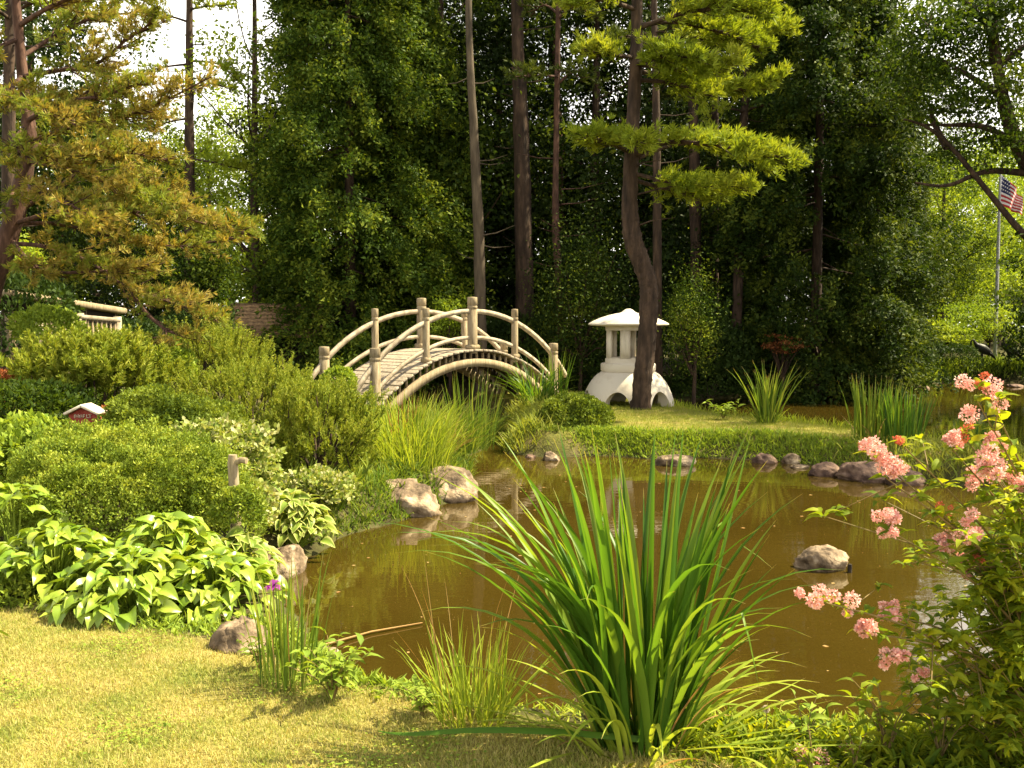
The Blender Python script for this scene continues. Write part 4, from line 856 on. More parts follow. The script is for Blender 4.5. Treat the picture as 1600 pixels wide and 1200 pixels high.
rock('rough brown rock standing alone in the open water', 1292, 892, .46, .26, 116, M_rock, dep=.8)
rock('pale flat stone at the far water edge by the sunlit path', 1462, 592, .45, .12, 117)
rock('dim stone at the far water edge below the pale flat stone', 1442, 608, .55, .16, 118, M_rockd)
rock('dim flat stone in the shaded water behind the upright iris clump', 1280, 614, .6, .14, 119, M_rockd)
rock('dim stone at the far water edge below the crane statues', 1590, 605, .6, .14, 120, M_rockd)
c = atz(1331, 897, 0)
mb = MB(); tube(mb, [[0, 0, -.3], [0, 0, .04], [.002, 0, .065]], [.018, .018, .014], 8); o_ = mb.build('stake', M_darkw); o_.location = (c[0], c[1] + .05, 0); tag(o_, 'short dark wooden stake in the water beside the lone rock', 'stake')

# ------------------------------------------------------------------ shrubs of the left garden
shrub('fine_leaved_shrub', 'large rounded fine leaved yellow green shrub behind the large hosta bed', 'shrub', at(190, 782, 7.4), (.88, .75, .50), M_fine, 72000, .025, 201, up=.5, lumps=.24, ls=3.2)
shrub('fine_leaved_shrub', 'lower right lobe of fine leaved shrub reaching toward the pale log post', 'shrub', at(335, 810, 7.3), (.33, .4, .36), M_fine, 17000, .024, 202, up=.5, lumps=.22)
shrub('clipped_shrub', 'low rounded small leaved shrub right of the red sign', 'shrub', at(235, 668, 9.4), (.42, .5, .34), M_round, 15000, .034, 203, up=.5)
shrub('clipped_shrub', 'dark spreading small leaved shrub under the big mugo pine', 'shrub', at(315, 668, 9.6), (.42, .5, .26), M_round, 9000, .034, 204, up=.5)
shrub('leafy_shrub', 'bright lime leafed shrub at the left edge beside the red sign', 'shrub', at(40, 730, 8.0), (.44, .4, .34), M_weed, 5200, .062, 205, up=.8, lumps=.25)
shrub('leafy_shrub', 'dark green leafy shrub at the left edge below the rust red foliage', 'shrub', at(25, 655, 10.2), (.75, .6, .34), M_tree, 6000, .06, 206, up=.8)
shrub('rust_leaved_shrub', 'low rust orange leaved bush at the left edge under the small pine', 'shrub', at(18, 612, 11.4), (.50, .4, .20), M_redleaf, 5000, .045, 207, up=.6)
shrub('rust_leaved_shrub', 'small patch of rust red leaves just right of the red sign roof', 'shrub', at(172, 655, 9.8), (.12, .2, .14), M_redleaf, 900, .035, 208, up=.6)
shrub('creeping_juniper', 'low creeping juniper spilling onto the lawn at the left edge', 'juniper', at(20, 925, 5.9), (.34, .42, .17), M_fine, 9000, .030, 209, up=.7, lumps=.35, ls=4)
shrub('clipped_shrub', 'round dense dark green shrub at the left tip of the islet', 'shrub', at(898, 660, 15.6), (.58, .55, .42), M_round, 17000, .048, 210, up=.5, lumps=.12)
shrub('clipped_shrub', 'low front lobe of shrub spilling to the water at the left tip of the islet', 'shrub', at(860, 690, 15.0), (.42, .3, .24), M_round, 5500, .048, 211, up=.5)
shrub('leafy_shrub', 'light green leafy bush between the two mugo pines', 'shrub', at(262, 575, 12.2), (.30, .4, .34), M_weed, 2600, .065, 212, up=.7)
shrub('leafy_shrub', 'bright yellow green bush glowing below the garden wall cap', 'shrub', at(75, 515, 13.4), (.42, .4, .28), M_weed, 3000, .06, 213, up=.7)
shrub('leafy_shrub', 'bright yellow green bush behind the leftmost bridge post', 'shrub', at(530, 598, 17.9), (.30, .3, .26), M_weed, 1800, .07, 214, up=.7)
shrub('leafy_shrub', 'lime green bush in the gap under the small pine on bare legs', 'shrub', at(185, 612, 11.9), (.45, .3, .42), M_weed, 3600, .06, 216, up=.7)
shrub('leafy_shrub', 'mid green filler shrub behind the fine leaved shrub and red sign', 'shrub', at(100, 712, 8.9), (.55, .3, .22), M_round, 7000, .045, 215, up=.6)

# mugo pines: many upright shoots
def mugo(name, label, c, rad, n_, sl, seed, leaf=M_mugo, nl=.05, legs=0):
    rng = R(seed); base = (c[0], c[1], g1(c[0], c[1]) - .03); t = thing(name, label, 'dwarf pine', base); cc = np.array([0, 0, c[2] - base[2]]); rad = np.array(rad)
    d = unit(rng.normal(size=(n_, 3))); d[:, 2] = np.where(d[:, 2] < -.7, -d[:, 2], d[:, 2]); lump = 1 + .20 * noise3(d * 2.8, 1.2, seed)
    P = cc + d * (lump * rng.uniform(.70, 1.0, n_))[:, None] * rad; P[:, 2] = np.maximum(P[:, 2], .04)
    D = unit(d * .55 + np.array([0, 0, .9]) + rng.normal(size=(n_, 3)) * .22); L_ = sl * rng.uniform(.6, 1.25, n_); K = 9
    u = np.tile(np.linspace(0, 1, K), n_); idx = np.repeat(np.arange(n_), K); C = P[idx] + D[idx] * (u * L_[idx])[:, None]
    cm = MB(); TV, TF = tuft(7, 4, 1.1, .10); scatter(cm, TV, TF, C, frames(D[idx], rng.normal(size=C.shape)), nl * (1.15 - .5 * u) * rng.uniform(.8, 1.15, len(C)))
    q = rng.choice(n_, n_ // 12); dd = MB(); 
    for i in q: tube(dd, [P[i] - D[i] * .2, P[i], P[i] + D[i] * L_[i]], [.008, .006, .003], 3, cap=False)
    for _ in range(14):
        e = unit(rng.normal(size=3)) * rad * .7; e[2] = abs(e[2]) * .7 + cc[2] * .8; tube(dd, [[rng.normal() * rad[0] * .02, 0, 0], [e[0] * .5, e[1] * .5, e[2] * .4], e], [.03, .02, .008], 5, cap=False)
    dd.build('branches', M_bark, t); cm.build('needles', leaf, t); return t
mugo('mugo_pine', 'big spreading mugo pine between the red sign and the leftmost bridge posts', at(385, 645, 11.6), (.95, .8, .46), 760, .19, 221)
mugo('mugo_pine', 'front mugo pine hanging low over the stones below the near bridge post', at(500, 690, 10.6), (.62, .6, .50), 620, .17, 222)
mugo('mugo_pine', 'small mounded pine on bare legs just above the red sign', at(145, 582, 11.2), (.80, .6, .34), 480, .17, 223, nl=.08)
mugo('mugo_pine', 'low mugo pine behind the small pine on bare legs', at(330, 560, 13.2), (.7, .6, .26), 330, .24, 224)

# ------------------------------------------------------------------ hostas
def leafgrid(nu=7, nv=6, wide=.62, curl=.28):
    V = []; A = []
    for i in range(nu + 1):
        u = i / nu; w_ = wide * .5 * (math.sin(math.pi * min(1, u ** .72)) ** .8 if u < 1 else 0) * (1 - .25 * u) * 1.2
        for j in range(nv + 1):
            v = j / nv * 2 - 1; V.append([u, v * w_, -.32 * u ** 2.2 + .10 * math.sin(u * 3) + abs(v) * w_ * .38 + .02 * math.sin(u * 26) * abs(v)]); A.append(max(abs(v), (u - .8) * 5))
    a = lambda i, j: i * (nv + 1) + j
    return np.array(V), np.array([[a(i, j), a(i + 1, j), a(i + 1, j + 1), a(i, j + 1)] for i in range(nu) for j in range(nv)]), np.array(A)
HV, HF, HA = leafgrid()
def hosta(label, px, py, Y, rad, hgt, n_, size, leaf, seed, wide=1.0):
    rng = R(seed); c = at(px, py, Y); base = (c[0], c[1], g1(c[0], c[1]) - .02); t = thing('hosta_plant', label, 'hosta', base); hz = max(c[2] - base[2], hgt * .5)
    th = rng.uniform(0, 6.283, n_); q = np.sqrt((np.arange(n_) + .5) / n_); q = q * rng.uniform(.88, 1.08, n_)
    P = np.stack([rad * q * np.cos(th), rad * q * np.sin(th), hz + hgt * (.55 - .95 * q ** 2.2) + rng.normal(size=n_) * hgt * .05], -1); P[:, 2] = np.maximum(P[:, 2], .06)
    out_ = np.stack([np.cos(th), np.sin(th), np.zeros(n_)], -1); D = unit(out_ + rng.normal(size=(n_, 3)) * .35 + np.array([0, 0, .45]) * (1 - q[:, None] * 1.6))
    N = unit(np.array([0, 0, 1.0]) + out_ * q[:, None] * .35 + rng.normal(size=(n_, 3)) * .28)
    S = size * rng.uniform(.7, 1.2, n_); cb = MB(); scatter(cb, HV, HF, P - D * S[:, None] * .45, frames(D, N), np.c_[S, S * wide, S], 0, HA)
    sb = MB()
    for i in range(n_):
        if rng.uniform() < .5:
            e = P[i] - D[i] * S[i] * .4; tube(sb, [[e[0] * .12, e[1] * .12, 0], [e[0] * .55, e[1] * .55, e[2] * .75], e], [.006, .005, .003], 4, cap=False)
    sb.build('stalks', M_weed, t); cb.build('leaves', leaf, t, smooth=True)
hosta('large light green hosta at the left end of the hosta bed beside the creeping juniper', 85, 862, 5.9, .40, .24, 190, .118, M_hosta, 231)
hosta('large bright hosta in the middle of the bed directly over the lawn edge', 205, 905, 5.65, .46, .27, 250, .122, M_hosta, 232)
hosta('large bright hosta at the right end of the bed above the pinkish boulder', 335, 915, 5.75, .42, .26, 230, .115, M_hosta, 233)
hosta('large hosta at the back of the bed with leaves raised against the fine leaved shrub', 260, 850, 6.15, .36, .30, 150, .12, M_hosta, 234)
hosta('small hosta with pale leaf margins between the big hostas and the pale slab boulder', 372, 868, 6.6, .26, .22, 70, .13, M_hosta2, 235)
hosta('compact hosta with cream edged leaves in a dense mound at the water edge', 458, 808, 8.3, .33, .34, 170, .125, M_hosta2, 236, 1.05)
hosta('low loose hosta below the front mugo pine', 400, 760, 8.6, .28, .2, 80, .11, M_hosta2, 237)
hosta('bright hosta leaves beside the lime shrub at the left edge', 22, 792, 6.6, .30, .26, 45, .14, M_hosta, 238)
# variegated ground plants
shrub('variegated_plant', 'low leafy plant hiding the foot of the pale log post', 'variegated plant', at(372, 800, 6.75), (.17, .14, .15), M_fine, 3200, .03, 244, up=.6)
shrub('variegated_plant', 'cream and green variegated plant behind the pale log post', 'variegated plant', at(345, 722, 8.6), (.40, .4, .28), M_var, 7000, .042, 241, up=.8, lumps=.5, ls=3.5, tv=BROAD_V, tf=BROAD_F)
shrub('variegated_plant', 'variegated trailing plant with whitish leaves below the log post', 'variegated plant', at(385, 800, 7.7), (.18, .35, .22), M_var, 2600, .045, 242, up=.8, tv=BROAD_V, tf=BROAD_F)
shrub('variegated_plant', 'low variegated plant under the front mugo pine beside the iris blades', 'variegated plant', at(500, 765, 9.3), (.28, .3, .15), M_var, 2800, .04, 243, up=.8, lumps=.5, ls=3.5, tv=BROAD_V, tf=BROAD_F)

# ------------------------------------------------------------------ iris, reeds and sedges
def bladeplant(name, label, cat, px, py, calls, mats, z=None, group=None):
    c = on_ground(px, py) if z is None else atz(px, py, z); t = thing(name, label, cat, c, group=group); out_ = []
    for pname, mat, args in calls:
        mb = MB()
        for k, a in enumerate(args): clump(mb, np.array(a.pop('c', (0, 0, 0))) + 0., **a)
        mb.build(pname, mat, t, smooth=False)
    return t
c_ = on_ground(1000, 1160)
bladeplant('iris_clump', 'huge iris clump with long arching green blades in the centre foreground at the water edge', 'iris plant', 1002, 1160, [
  ('blades', M_iris, [dict(n=40, Lr=(.9, 1.3), wd=.038, spread=.15, tilt=(.0, .24), droop=(.0, .45), seed=251, seg=10),
    dict(n=40, Lr=(.80, 1.30), wd=.034, spread=.15, tilt=(.12, .42), droop=(.2, 1.6), seed=252, seg=12, bendp=.08),
    dict(n=40, Lr=(.9, 1.4), wd=.036, spread=.16, tilt=(.15, .45), droop=(.6, 2.0), seed=253, seg=12, azr=(2.6, 3.9)),
    dict(n=15, Lr=(.6, 1.05), wd=.024, spread=.15, tilt=(.2, .5), droop=(.4, 1.6), seed=254, seg=12, azr=(-.7, .7))]),
  ('drooping_blades', M_sedge, [dict(n=30, Lr=(.35, .75), wd=.024, spread=.26, tilt=(.3, 1.0), droop=(.8, 2.2), seed=255, seg=12, c=(0, -.04, 0)),
    dict(n=14, Lr=(.5, .8), wd=.024, spread=.2, tilt=(.5, .9), droop=(.8, 1.7), seed=256, seg=12, azr=(-.5, .6)),
    dict(n=16, Lr=(.45, .7), wd=.020, spread=.3, tilt=(1.2, 1.45), droop=(.1, .4), seed=257, seg=8, c=(0, -.02, .03))]),
  ('withered_blades', M_dead, [dict(n=10, Lr=(.25, .6), wd=.014, spread=.22, tilt=(.4, 1.3), droop=(.6, 2.0), seed=258, seg=10)])], None)
# bright folded leaves at the foot
mb = MB(); c0 = on_ground(1000, 1172)
for k, (pts, wd) in enumerate([([(915,1192),(922,1150),(935,1122),(958,1113),(990,1128)], .022), ([(972,1198),(977,1150),(979,1120),(976,1092)], .026), ([(975,1180),(985,1140),(998,1118),(1006,1128)], .020), ([(1037,1150),(1038,1110),(1035,1072)], .026), ([(1075,1188),(1078,1120),(1076,1060),(1070,1040),(1080,1036),(1083,1046)], .024), ([(940,1180),(1000,1150),(1060,1110)], .018), ([(1085,1115),(1120,1150),(1148,1178)], .020)]):
    P = smooth_line([at(x_, y_, 3.78 + .03 * k) for x_, y_ in pts], 14); t_ = np.linspace(0, 1, 14); W = wd * np.minimum(1, .6 + t_ * 2) * (1 - t_ ** 4 * .95); sd_ = np.array([.95, -.2, .1]) * W[:, None] / 2
    if k == 5: sd_ = np.array([.2, .1, .95]) * W[:, None] / 2
    V = np.stack([P - sd_, P + [0, .004, 0], P + sd_], 1).reshape(-1, 3); mb.add(V, [[i * 3 + j, i * 3 + j + 1, i * 3 + j + 4, i * 3 + j + 3] for i in range(13) for j in range(2)])
tag(mb.build('folded_iris_leaves', M_sedge), 'pale bent iris leaves standing at the foot of the huge iris clump', 'iris leaves', kind='stuff')
mb = MB(); r = R(31)   # long leaf lying flat on the lawn to the left
P = smooth_line([atz(1000, 1155, .40), atz(860, 1143, .42), atz(740, 1141, .40), atz(640, 1147, .37), atz(590, 1143, .36)], 16); t_ = np.linspace(0, 1, 16); W = .017 * (1 - t_ ** 3); sd_ = np.array([.05, .6, .5]) * W[:, None]
mb.add(np.stack([P - sd_, P + [0, 0, .004], P + sd_], 1).reshape(-1, 3), [[i * 3 + j, i * 3 + j + 1, i * 3 + j + 4, i * 3 + j + 3] for i in range(15) for j in range(2)])
tag(mb.build('fallen_iris_leaf', M_iris), 'long broad leaf lying flat on the lawn left of the huge iris clump', 'leaf')

bladeplant('iris_clump', 'slender upright iris blades at the lawn corner beside the pinkish boulder', 'iris plant', 452, 1070, [('blades', M_reed, [dict(n=60, Lr=(.35, .62), wd=.012, spread=.13, tilt=(0, .25), droop=(0, .25), seed=261)]), ('seed_stalks', M_dead, [dict(n=5, Lr=(.45, .62), wd=.006, spread=.1, tilt=(0, .2), droop=(0, .1), seed=262)])], None)
bladeplant('sedge_tussock', 'spiky pale sedge tussock left of the huge iris clump', 'sedge', 738, 1125, [('blades', M_sedge, [dict(n=190, Lr=(.16, .48), wd=.009, spread=.14, tilt=(.0, .75), droop=(.1, .7), seed=263)]), ('seed_stalks', M_dead, [dict(n=7, Lr=(.5, .75), wd=.004, spread=.12, tilt=(.05, .6), droop=(.0, .5), seed=264)])], None)
bladeplant('iris_clump', 'upright dark green iris blades standing at the water edge left of the paired boulders', 'iris plant', 572, 822, [('blades', M_iris, [dict(n=42, Lr=(.6, .88), wd=.028, spread=.14, tilt=(0, .14), droop=(0, .18), seed=265), dict(n=30, Lr=(.3, .6), wd=.022, spread=.25, tilt=(.2, .9), droop=(.2, 1.2), seed=266)]), ('pale_blades', M_sedge, [dict(n=60, Lr=(.2, .55), wd=.016, spread=.3, tilt=(.3, 1.2), droop=(.4, 1.5), seed=267)]), ('withered_blades', M_dead, [dict(n=50, Lr=(.15, .55), wd=.012, spread=.3, tilt=(.1, 1.2), droop=(.2, 1.4), seed=268)])], None)
bladeplant('iris_clump', 'iris blades mixed with rusty seed heads above the left boulder of the pair', 'iris plant', 632, 760, [('blades', M_reed, [dict(n=55, Lr=(.5, .85), wd=.022, spread=.25, tilt=(0, .25), droop=(0, .3), seed=269)]), ('seed_stalks', M_redleaf, [dict(n=34, Lr=(.5, .85), wd=.012, spread=.22, tilt=(0, .35), droop=(0, .3), seed=270)])], None)
bladeplant('grass_tussock', 'mass of fresh green grass below the near bridge post', 'grass tussock', 640, 720, [('blades', M_sedge, [dict(n=620, Lr=(.3, .95), wd=.014, spread=.46, tilt=(0, .7), droop=(.2, 1.5), seed=271), dict(n=260, Lr=(.3, .7), wd=.012, spread=.4, tilt=(.2, .8), droop=(.3, 1.2), seed=272, c=(.1, -.5, 0))])], None)
bladeplant('grass_tussock', 'tall fresh green grass in front of the left foot of the bridge arch', 'grass tussock', 702, 700, [('blades', M_reed, [dict(n=520, Lr=(.22, .78), wd=.015, spread=.5, tilt=(0, .8), droop=(.2, 1.6), seed=273), dict(n=40, Lr=(.7, 1.15), wd=.018, spread=.35, tilt=(0, .3), droop=(0, .35), seed=274, c=(.25, .2, 0))])], None)
bladeplant('grass_tussock', 'shaded grass hanging over the water under the bridge arch', 'grass tussock', 742, 690, [('blades', M_reed, [dict(n=420, Lr=(.3, .8), wd=.014, spread=.38, tilt=(.1, .8), droop=(.3, 1.3), seed=275)])], None, )
bladeplant('grass_tussock', 'arching pale grass over the right boulder of the pair', 'grass tussock', 660, 762, [('blades', M_sedge, [dict(n=160, Lr=(.3, .65), wd=.012, spread=.25, tilt=(.2, .9), droop=(.5, 1.7), seed=276)]), ('withered_blades', M_dead, [dict(n=40, Lr=(.3, .7), wd=.010, spread=.25, tilt=(.2, 1.0), droop=(.3, 1.3), seed=277, azr=(-.6, .8), c=(.15, .1, 0))])], None)
bladeplant('iris_clump', 'drooping bluish green iris blades over the water left of the round islet shrub', 'iris plant', 838, 700, [('blades', M_iris, [dict(n=110, Lr=(.6, 1.1), wd=.026, spread=.28, tilt=(.1, .8), droop=(.5, 1.8), seed=278), dict(n=26, Lr=(.8, 1.15), wd=.026, spread=.2, tilt=(0, .25), droop=(0, .3), seed=279, c=(.4, .5, 0))])], None)
bladeplant('iris_clump', 'upright sunlit iris clump alone on the back edge of the islet', 'iris plant', 1198, 662, [('blades', M_reed, [dict(n=60, Lr=(.6, 1.1), wd=.034, spread=.16, tilt=(0, .45), droop=(.1, .8), seed=280), dict(n=26, Lr=(.25, .5), wd=.026, spread=.2, tilt=(.5, 1.1), droop=(.5, 1.3), seed=281)])], None)
bladeplant('iris_clump', 'tall sunlit reed blades at the right end of the sunlit islet grass', 'iris plant', 1360, 688, [('blades', M_reed, [dict(n=75, Lr=(.6, .95), wd=.03, spread=.26, tilt=(0, .4), droop=(0, .35), seed=282)]), ('withered_blades', M_dead, [dict(n=16, Lr=(.2, .5), wd=.018, spread=.24, tilt=(.3, 1.0), droop=(.3, 1.2), seed=283)])], None)
bladeplant('iris_clump', 'dark reed blades in shade just right of the tall sunlit reeds', 'iris plant', 1408, 695, [('blades', M_iris, [dict(n=95, Lr=(.6, .85), wd=.026, spread=.26, tilt=(0, .3), droop=(0, .25), seed=284)])], None)
bladeplant('iris_clump', 'dark reed blades half hidden behind the pink flowers', 'iris plant', 1515, 722, [('blades', M_iris, [dict(n=80, Lr=(.6, .85), wd=.026, spread=.25, tilt=(0, .35), droop=(0, .3), seed=285)])], None)
bladeplant('iris_clump', 'two thin bare iris blades near the front edge of the islet', 'iris plant', 1291, 716, [('blades', M_iris, [dict(n=5, Lr=(.3, .42), wd=.016, spread=.05, tilt=(0, .15), droop=(0, .1), seed=286)])], None)
bladeplant('iris_clump', 'thin dark blades poking up behind the low mugo pine', 'iris plant', 270, 630, [('blades', M_iris, [dict(n=9, Lr=(.4, .6), wd=.02, spread=.12, tilt=(0, .3), droop=(0, .2), seed=287)])], None)
bladeplant('iris_clump', 'sunlit reeds on the far bank left of the crane statues', 'iris plant', 1450, 588, [('blades', M_reed, [dict(n=170, Lr=(.6, 1.2), wd=.03, spread=1.1, tilt=(0, .35), droop=(0, .3), seed=288)])], None)
bladeplant('iris_clump', 'dim reeds on the far bank between the two crane statues', 'iris plant', 1510, 590, [('blades', M_reed, [dict(n=60, Lr=(.5, .9), wd=.03, spread=.5, tilt=(0, .35), droop=(0, .3), seed=289)])], None)

# ground-cover fringes: stuff
def fringe(name, label, poly, dens, L, wd, mat, seed, tilt=(.1, 1.0), width=.35):
    r = R(seed); poly = np.array(poly, float); seg = np.linalg.norm(np.diff(poly, axis=0), axis=1); n_ = int(seg.sum() * dens); t = r.uniform(0, len(poly) - 1, n_); i = np.clip(t.astype(int), 0, len(poly) - 2)
    q = poly[i] + (poly[i + 1] - poly[i]) * (t - i)[:, None] + r.normal(size=(n_, 2)) * width * .5; d, _ = landdist(q); q = q[d > .01]; n_ = len(q)
    V, Fx = blade_arrays(r, np.c_[q, gh(q) - .01], r.uniform(0, 6.283, n_), r.uniform(*L, n_), np.full(n_, wd) * r.uniform(.6, 1.2, n_), r.uniform(*tilt, n_), r.uniform(.1, 1.2, n_), 4)
    mb = MB().add(V, Fx); return tag(mb.build(name, mat), label, 'ground cover', kind='stuff')
fringe('islet_edge_plants', 'leafy light green plants along the front edge of the islet', [(1.0, 14.75), (1.5, 14.75), (2.0, 14.4), (2.7, 14.55), (3.5, 14.4), (4.0, 13.9), (4.5, 13.1)], 1900, (.03, .11), .02, M_weed, 301, width=.30)
fringe('islet_back_grass', 'taller bright grass along the back edge of the islet', [(3.15, 20.4), (3.3, 18.9), (3.9, 17.6), (4.6, 16.5), (5.2, 15.3), (5.8, 13.9)], 600, (.05, .20), .014, M_sedge, 302, (.0, .6), .4)
fringe('islet_shade_plants', 'dark ground plants on the shaded right end of the islet', [(4.6, 13.1), (5.3, 12.4), (6.2, 11.8), (7.4, 12)], 600, (.08, .22), .02, M_islb, 303, width=.6)
fringe('near_bank_weeds', 'low leafy weeds along the near pond bank beside the sedge tussock', [(-1.35, 5.35), (-1.0, 4.98), (-.75, 4.68), (-.45, 4.5), (-.1, 4.35)], 2000, (.03, .10), .018, M_weed, 304, (.3, 1.3), .2)
fringe('near_bank_litter', 'grass stems and litter on the near bank right of the huge iris clump', [(.2, 4.15), (.7, 4.05), (1.2, 3.98), (1.8, 3.9), (2.6, 3.8)], 1300, (.03, .10), .010, M_sedge, 305, (.3, 1.4), .3)
fringe('near_bank_leaves', 'small green leaves in the dark ground at the bottom right corner', [(.7, 3.85), (1.2, 3.75), (1.8, 3.7), (2.4, 3.6)], 1800, (.03, .11), .022, M_spir, 315, (.3, 1.3), .34)
fringe('hosta_bed_edging', 'small weeds in the dark soil under the large hostas', [(-2.6, 5.75), (-2.0, 5.4), (-1.5, 5.15)], 900, (.03, .09), .014, M_weed, 306, (.2, 1.2), .16)
fringe('left_bank_grass', 'grass and leaves covering the left bank below the mugo pines', [(-1.2, 10.0), (-.95, 11), (-.8, 12), (-.8, 13), (-.9, 14.4), (-.8, 15.6), (-1.4, 17.2), (-2.6, 17.5)], 700, (.06, .26), .018, M_reed, 307, width=.8)
fringe('garden_floor_plants', 'low green plants covering the garden floor between the shrubs', [(-4.6, 8), (-3.4, 9), (-2.6, 10), (-2.4, 12), (-3.5, 14), (-5, 15), (-7, 14), (-6, 12), (-4, 11)], 520, (.08, .32), .03, M_round, 308, width=2.2)
fringe('islet_left_bank_plants', 'trailing plants on the left bank of the islet under the bridge end', [(.05, 14.9), (.05, 16), (.15, 17.5), (.15, 19), (.1, 20.2)], 1100, (.1, .35), .022, M_islb, 311, width=.45)
fringe('stony_bank_plants', 'grass and leaves between the variegated plants and the paired boulders', [(-1.75, 8.9), (-1.55, 9.5), (-1.2, 10), (-1.0, 10.6), (-1.9, 9.6)], 900, (.04, .14), .014, M_reed, 312, width=.4)
fringe('far_bank_grass', 'grass along the far bank of the pond', [(1.2, 25.1), (4, 24.8), (6, 26), (8.5, 28.4), (12, 31), (17, 32)], 260, (.15, .5), .03, M_under, 309, width=.9)
fringe('sunlit_far_bank', 'sunlit low plants and path edge on the far bank at right', [(10.5, 30.8), (12.5, 32), (15, 33), (17.5, 33.2)], 700, (.15, .6), .04, M_weed, 310, width=1.8)

# ------------------------------------------------------------------ turf
def turf(name, label, q, L, wd, mat, seed, seg=2):
    r = R(seed); n_ = len(q); V, Fx = blade_arrays(r, np.c_[q, gh(q) - .006], r.uniform(0, 6.283, n_), r.uniform(*L, n_), wd * r.uniform(.6, 1.3, n_), r.uniform(.05, .9, n_), r.uniform(0, .9, n_), seg)
    mb = MB().add(V, Fx); return tag(mb.build(name, mat), label, 'grass', kind='stuff')
r = R(311); n_ = 260000; yy = 2.9 + 3.4 * r.uniform(0, 1, n_) ** 1.1; xx = r.uniform(-.56, .56, n_) * (yy + .3); q = np.c_[xx, yy]; d, _ = landdist(q)
k_ = (lawnmask(q) > r.uniform(.2, .8, n_)) & (d > .06); q = q[k_]
turf('lawn_grass', 'dry yellow green lawn grass in the foreground', q, (.014, .036), .0040, M_lawnb, 312, 2)
r = R(316); cc = np.array([(-.62, 3.55), (-1.5, 3.9), (-1.9, 4.9), (-.35, 3.75), (-2.2, 4.3), (-1.0, 4.4)]); i_ = r.integers(0, 6, 1500); q = cc[i_] + r.normal(size=(1500, 2)) * .11; P = np.c_[q, gh(q) + r.uniform(.012, .03, 1500)]
mb = MB(); scatter(mb, BROAD_V - [.5, 0, 0], BROAD_F, P, frames(np.c_[r.normal(size=(1500, 2)), np.full(1500, .1)], np.tile([0, 0, 1.], (1500, 1)) + r.normal(size=(1500, 3)) * .3), .013 * r.uniform(.6, 1.3, 1500)); tag(mb.build('lawn_clover', M_weed), 'patches of small clover leaves in the foreground lawn', 'clover', kind='stuff')
r = R(313); n_ = 150000; q = np.c_[r.uniform(-.8, 8.2, n_), r.uniform(11.2, 23.4, n_)]; d, isl = landdist(q); q = q[isl & (d > .08)]
q = q[:90000]
turf('islet_grass', 'short sunlit grass on the islet around the lantern', q, (.03, .075), .011, M_islb, 314, 1)

# ------------------------------------------------------------------ small leafy weeds, flowers
LV, LF, LA = leafgrid(4, 2, .34, .2)
def stemplant(name, label, cat, px, py, n_st, hgt, spread, leaf, seed, z=None, lsz=.07, per=9, top=None, group=None, base=None):
    rng = R(seed); c = base if base is not None else (on_ground(px, py) if z is None else atz(px, py, z)); t = thing(name, label, cat, c, group=group); sb = MB(); cb = MB(); Ps, Ds = [], []
    for k in range(n_st):
        a = rng.uniform(0, 6.283); e = np.array([math.cos(a) * spread * rng.uniform(.3, 1), math.sin(a) * spread * rng.uniform(.3, 1), hgt * rng.uniform(.6, 1.1)])
        P = smooth_line([[0, 0, 0], e * [.35, .35, .6], e], 8); tube(sb, P, np.linspace(.004, .0015, 8), 4, cap=False)
        for j in range(per):
            u = .25 + .75 * j / (per - 1); p = P[0] * 0 + np.array([np.interp(u * 7, range(8), P[:, i]) for i in range(3)]); az = j * 2.4 + k; Ps.append(p); Ds.append([math.cos(az), math.sin(az), .25 + .5 * (u > .9)])
    Ps, Ds = np.array(Ps), np.array(Ds); S = lsz * rng.uniform(.6, 1.2, len(Ps)); scatter(cb, LV, LF, Ps, frames(unit(Ds), np.tile([0, 0, 1.0], (len(Ps), 1)) + rng.normal(size=Ps.shape) * .3), S)
    sb.build('stems', M_stem, t); cb.build('leaves', leaf, t); return t
stemplant('leafy_weed', 'light green leafy weed between the slender iris blades and the near water', 'weed', 520, 1095, 12, .24, .20, M_weed, 321, lsz=.085, per=8)
stemplant('leafy_weed', 'small light green weed left of the sedge tussock', 'weed', 660, 1120, 9, .15, .15, M_weed, 322, lsz=.06, per=7)
stemplant('leafy_weed', 'green leafy weed just right of the red stick', 'weed', 1258, 1168, 6, .17, .10, M_weed, 323, lsz=.065, per=7)
stemplant('leafy_weed', 'darker leafy plant standing against the bright water reflection at lower right', 'weed', 1385, 1180, 8, .30, .18, M_spir, 324, lsz=.085, per=8)
stemplant('leafy_weed', 'dark leafy plant at the water edge below the flowering bush', 'weed', 1470, 1185, 9, .30, .22, M_spir, 325, lsz=.085, per=8)
stemplant('leafy_weed', 'weed with pale tips beside the pinkish boulder', 'weed', 405, 1045, 6, .16, .10, M_round, 326, lsz=.05, per=7)
stemplant('fern', 'bright low fern on the back edge of the islet right of the lantern', 'fern', 1130, 655, 9, .28, .30, M_weed, 327, lsz=.12, per=8)
stemplant('leafy_weed', 'dark low leaves at the right bottom corner', 'weed', 1560, 1190, 9, .22, .22, M_spir, 328, lsz=.085, per=8)
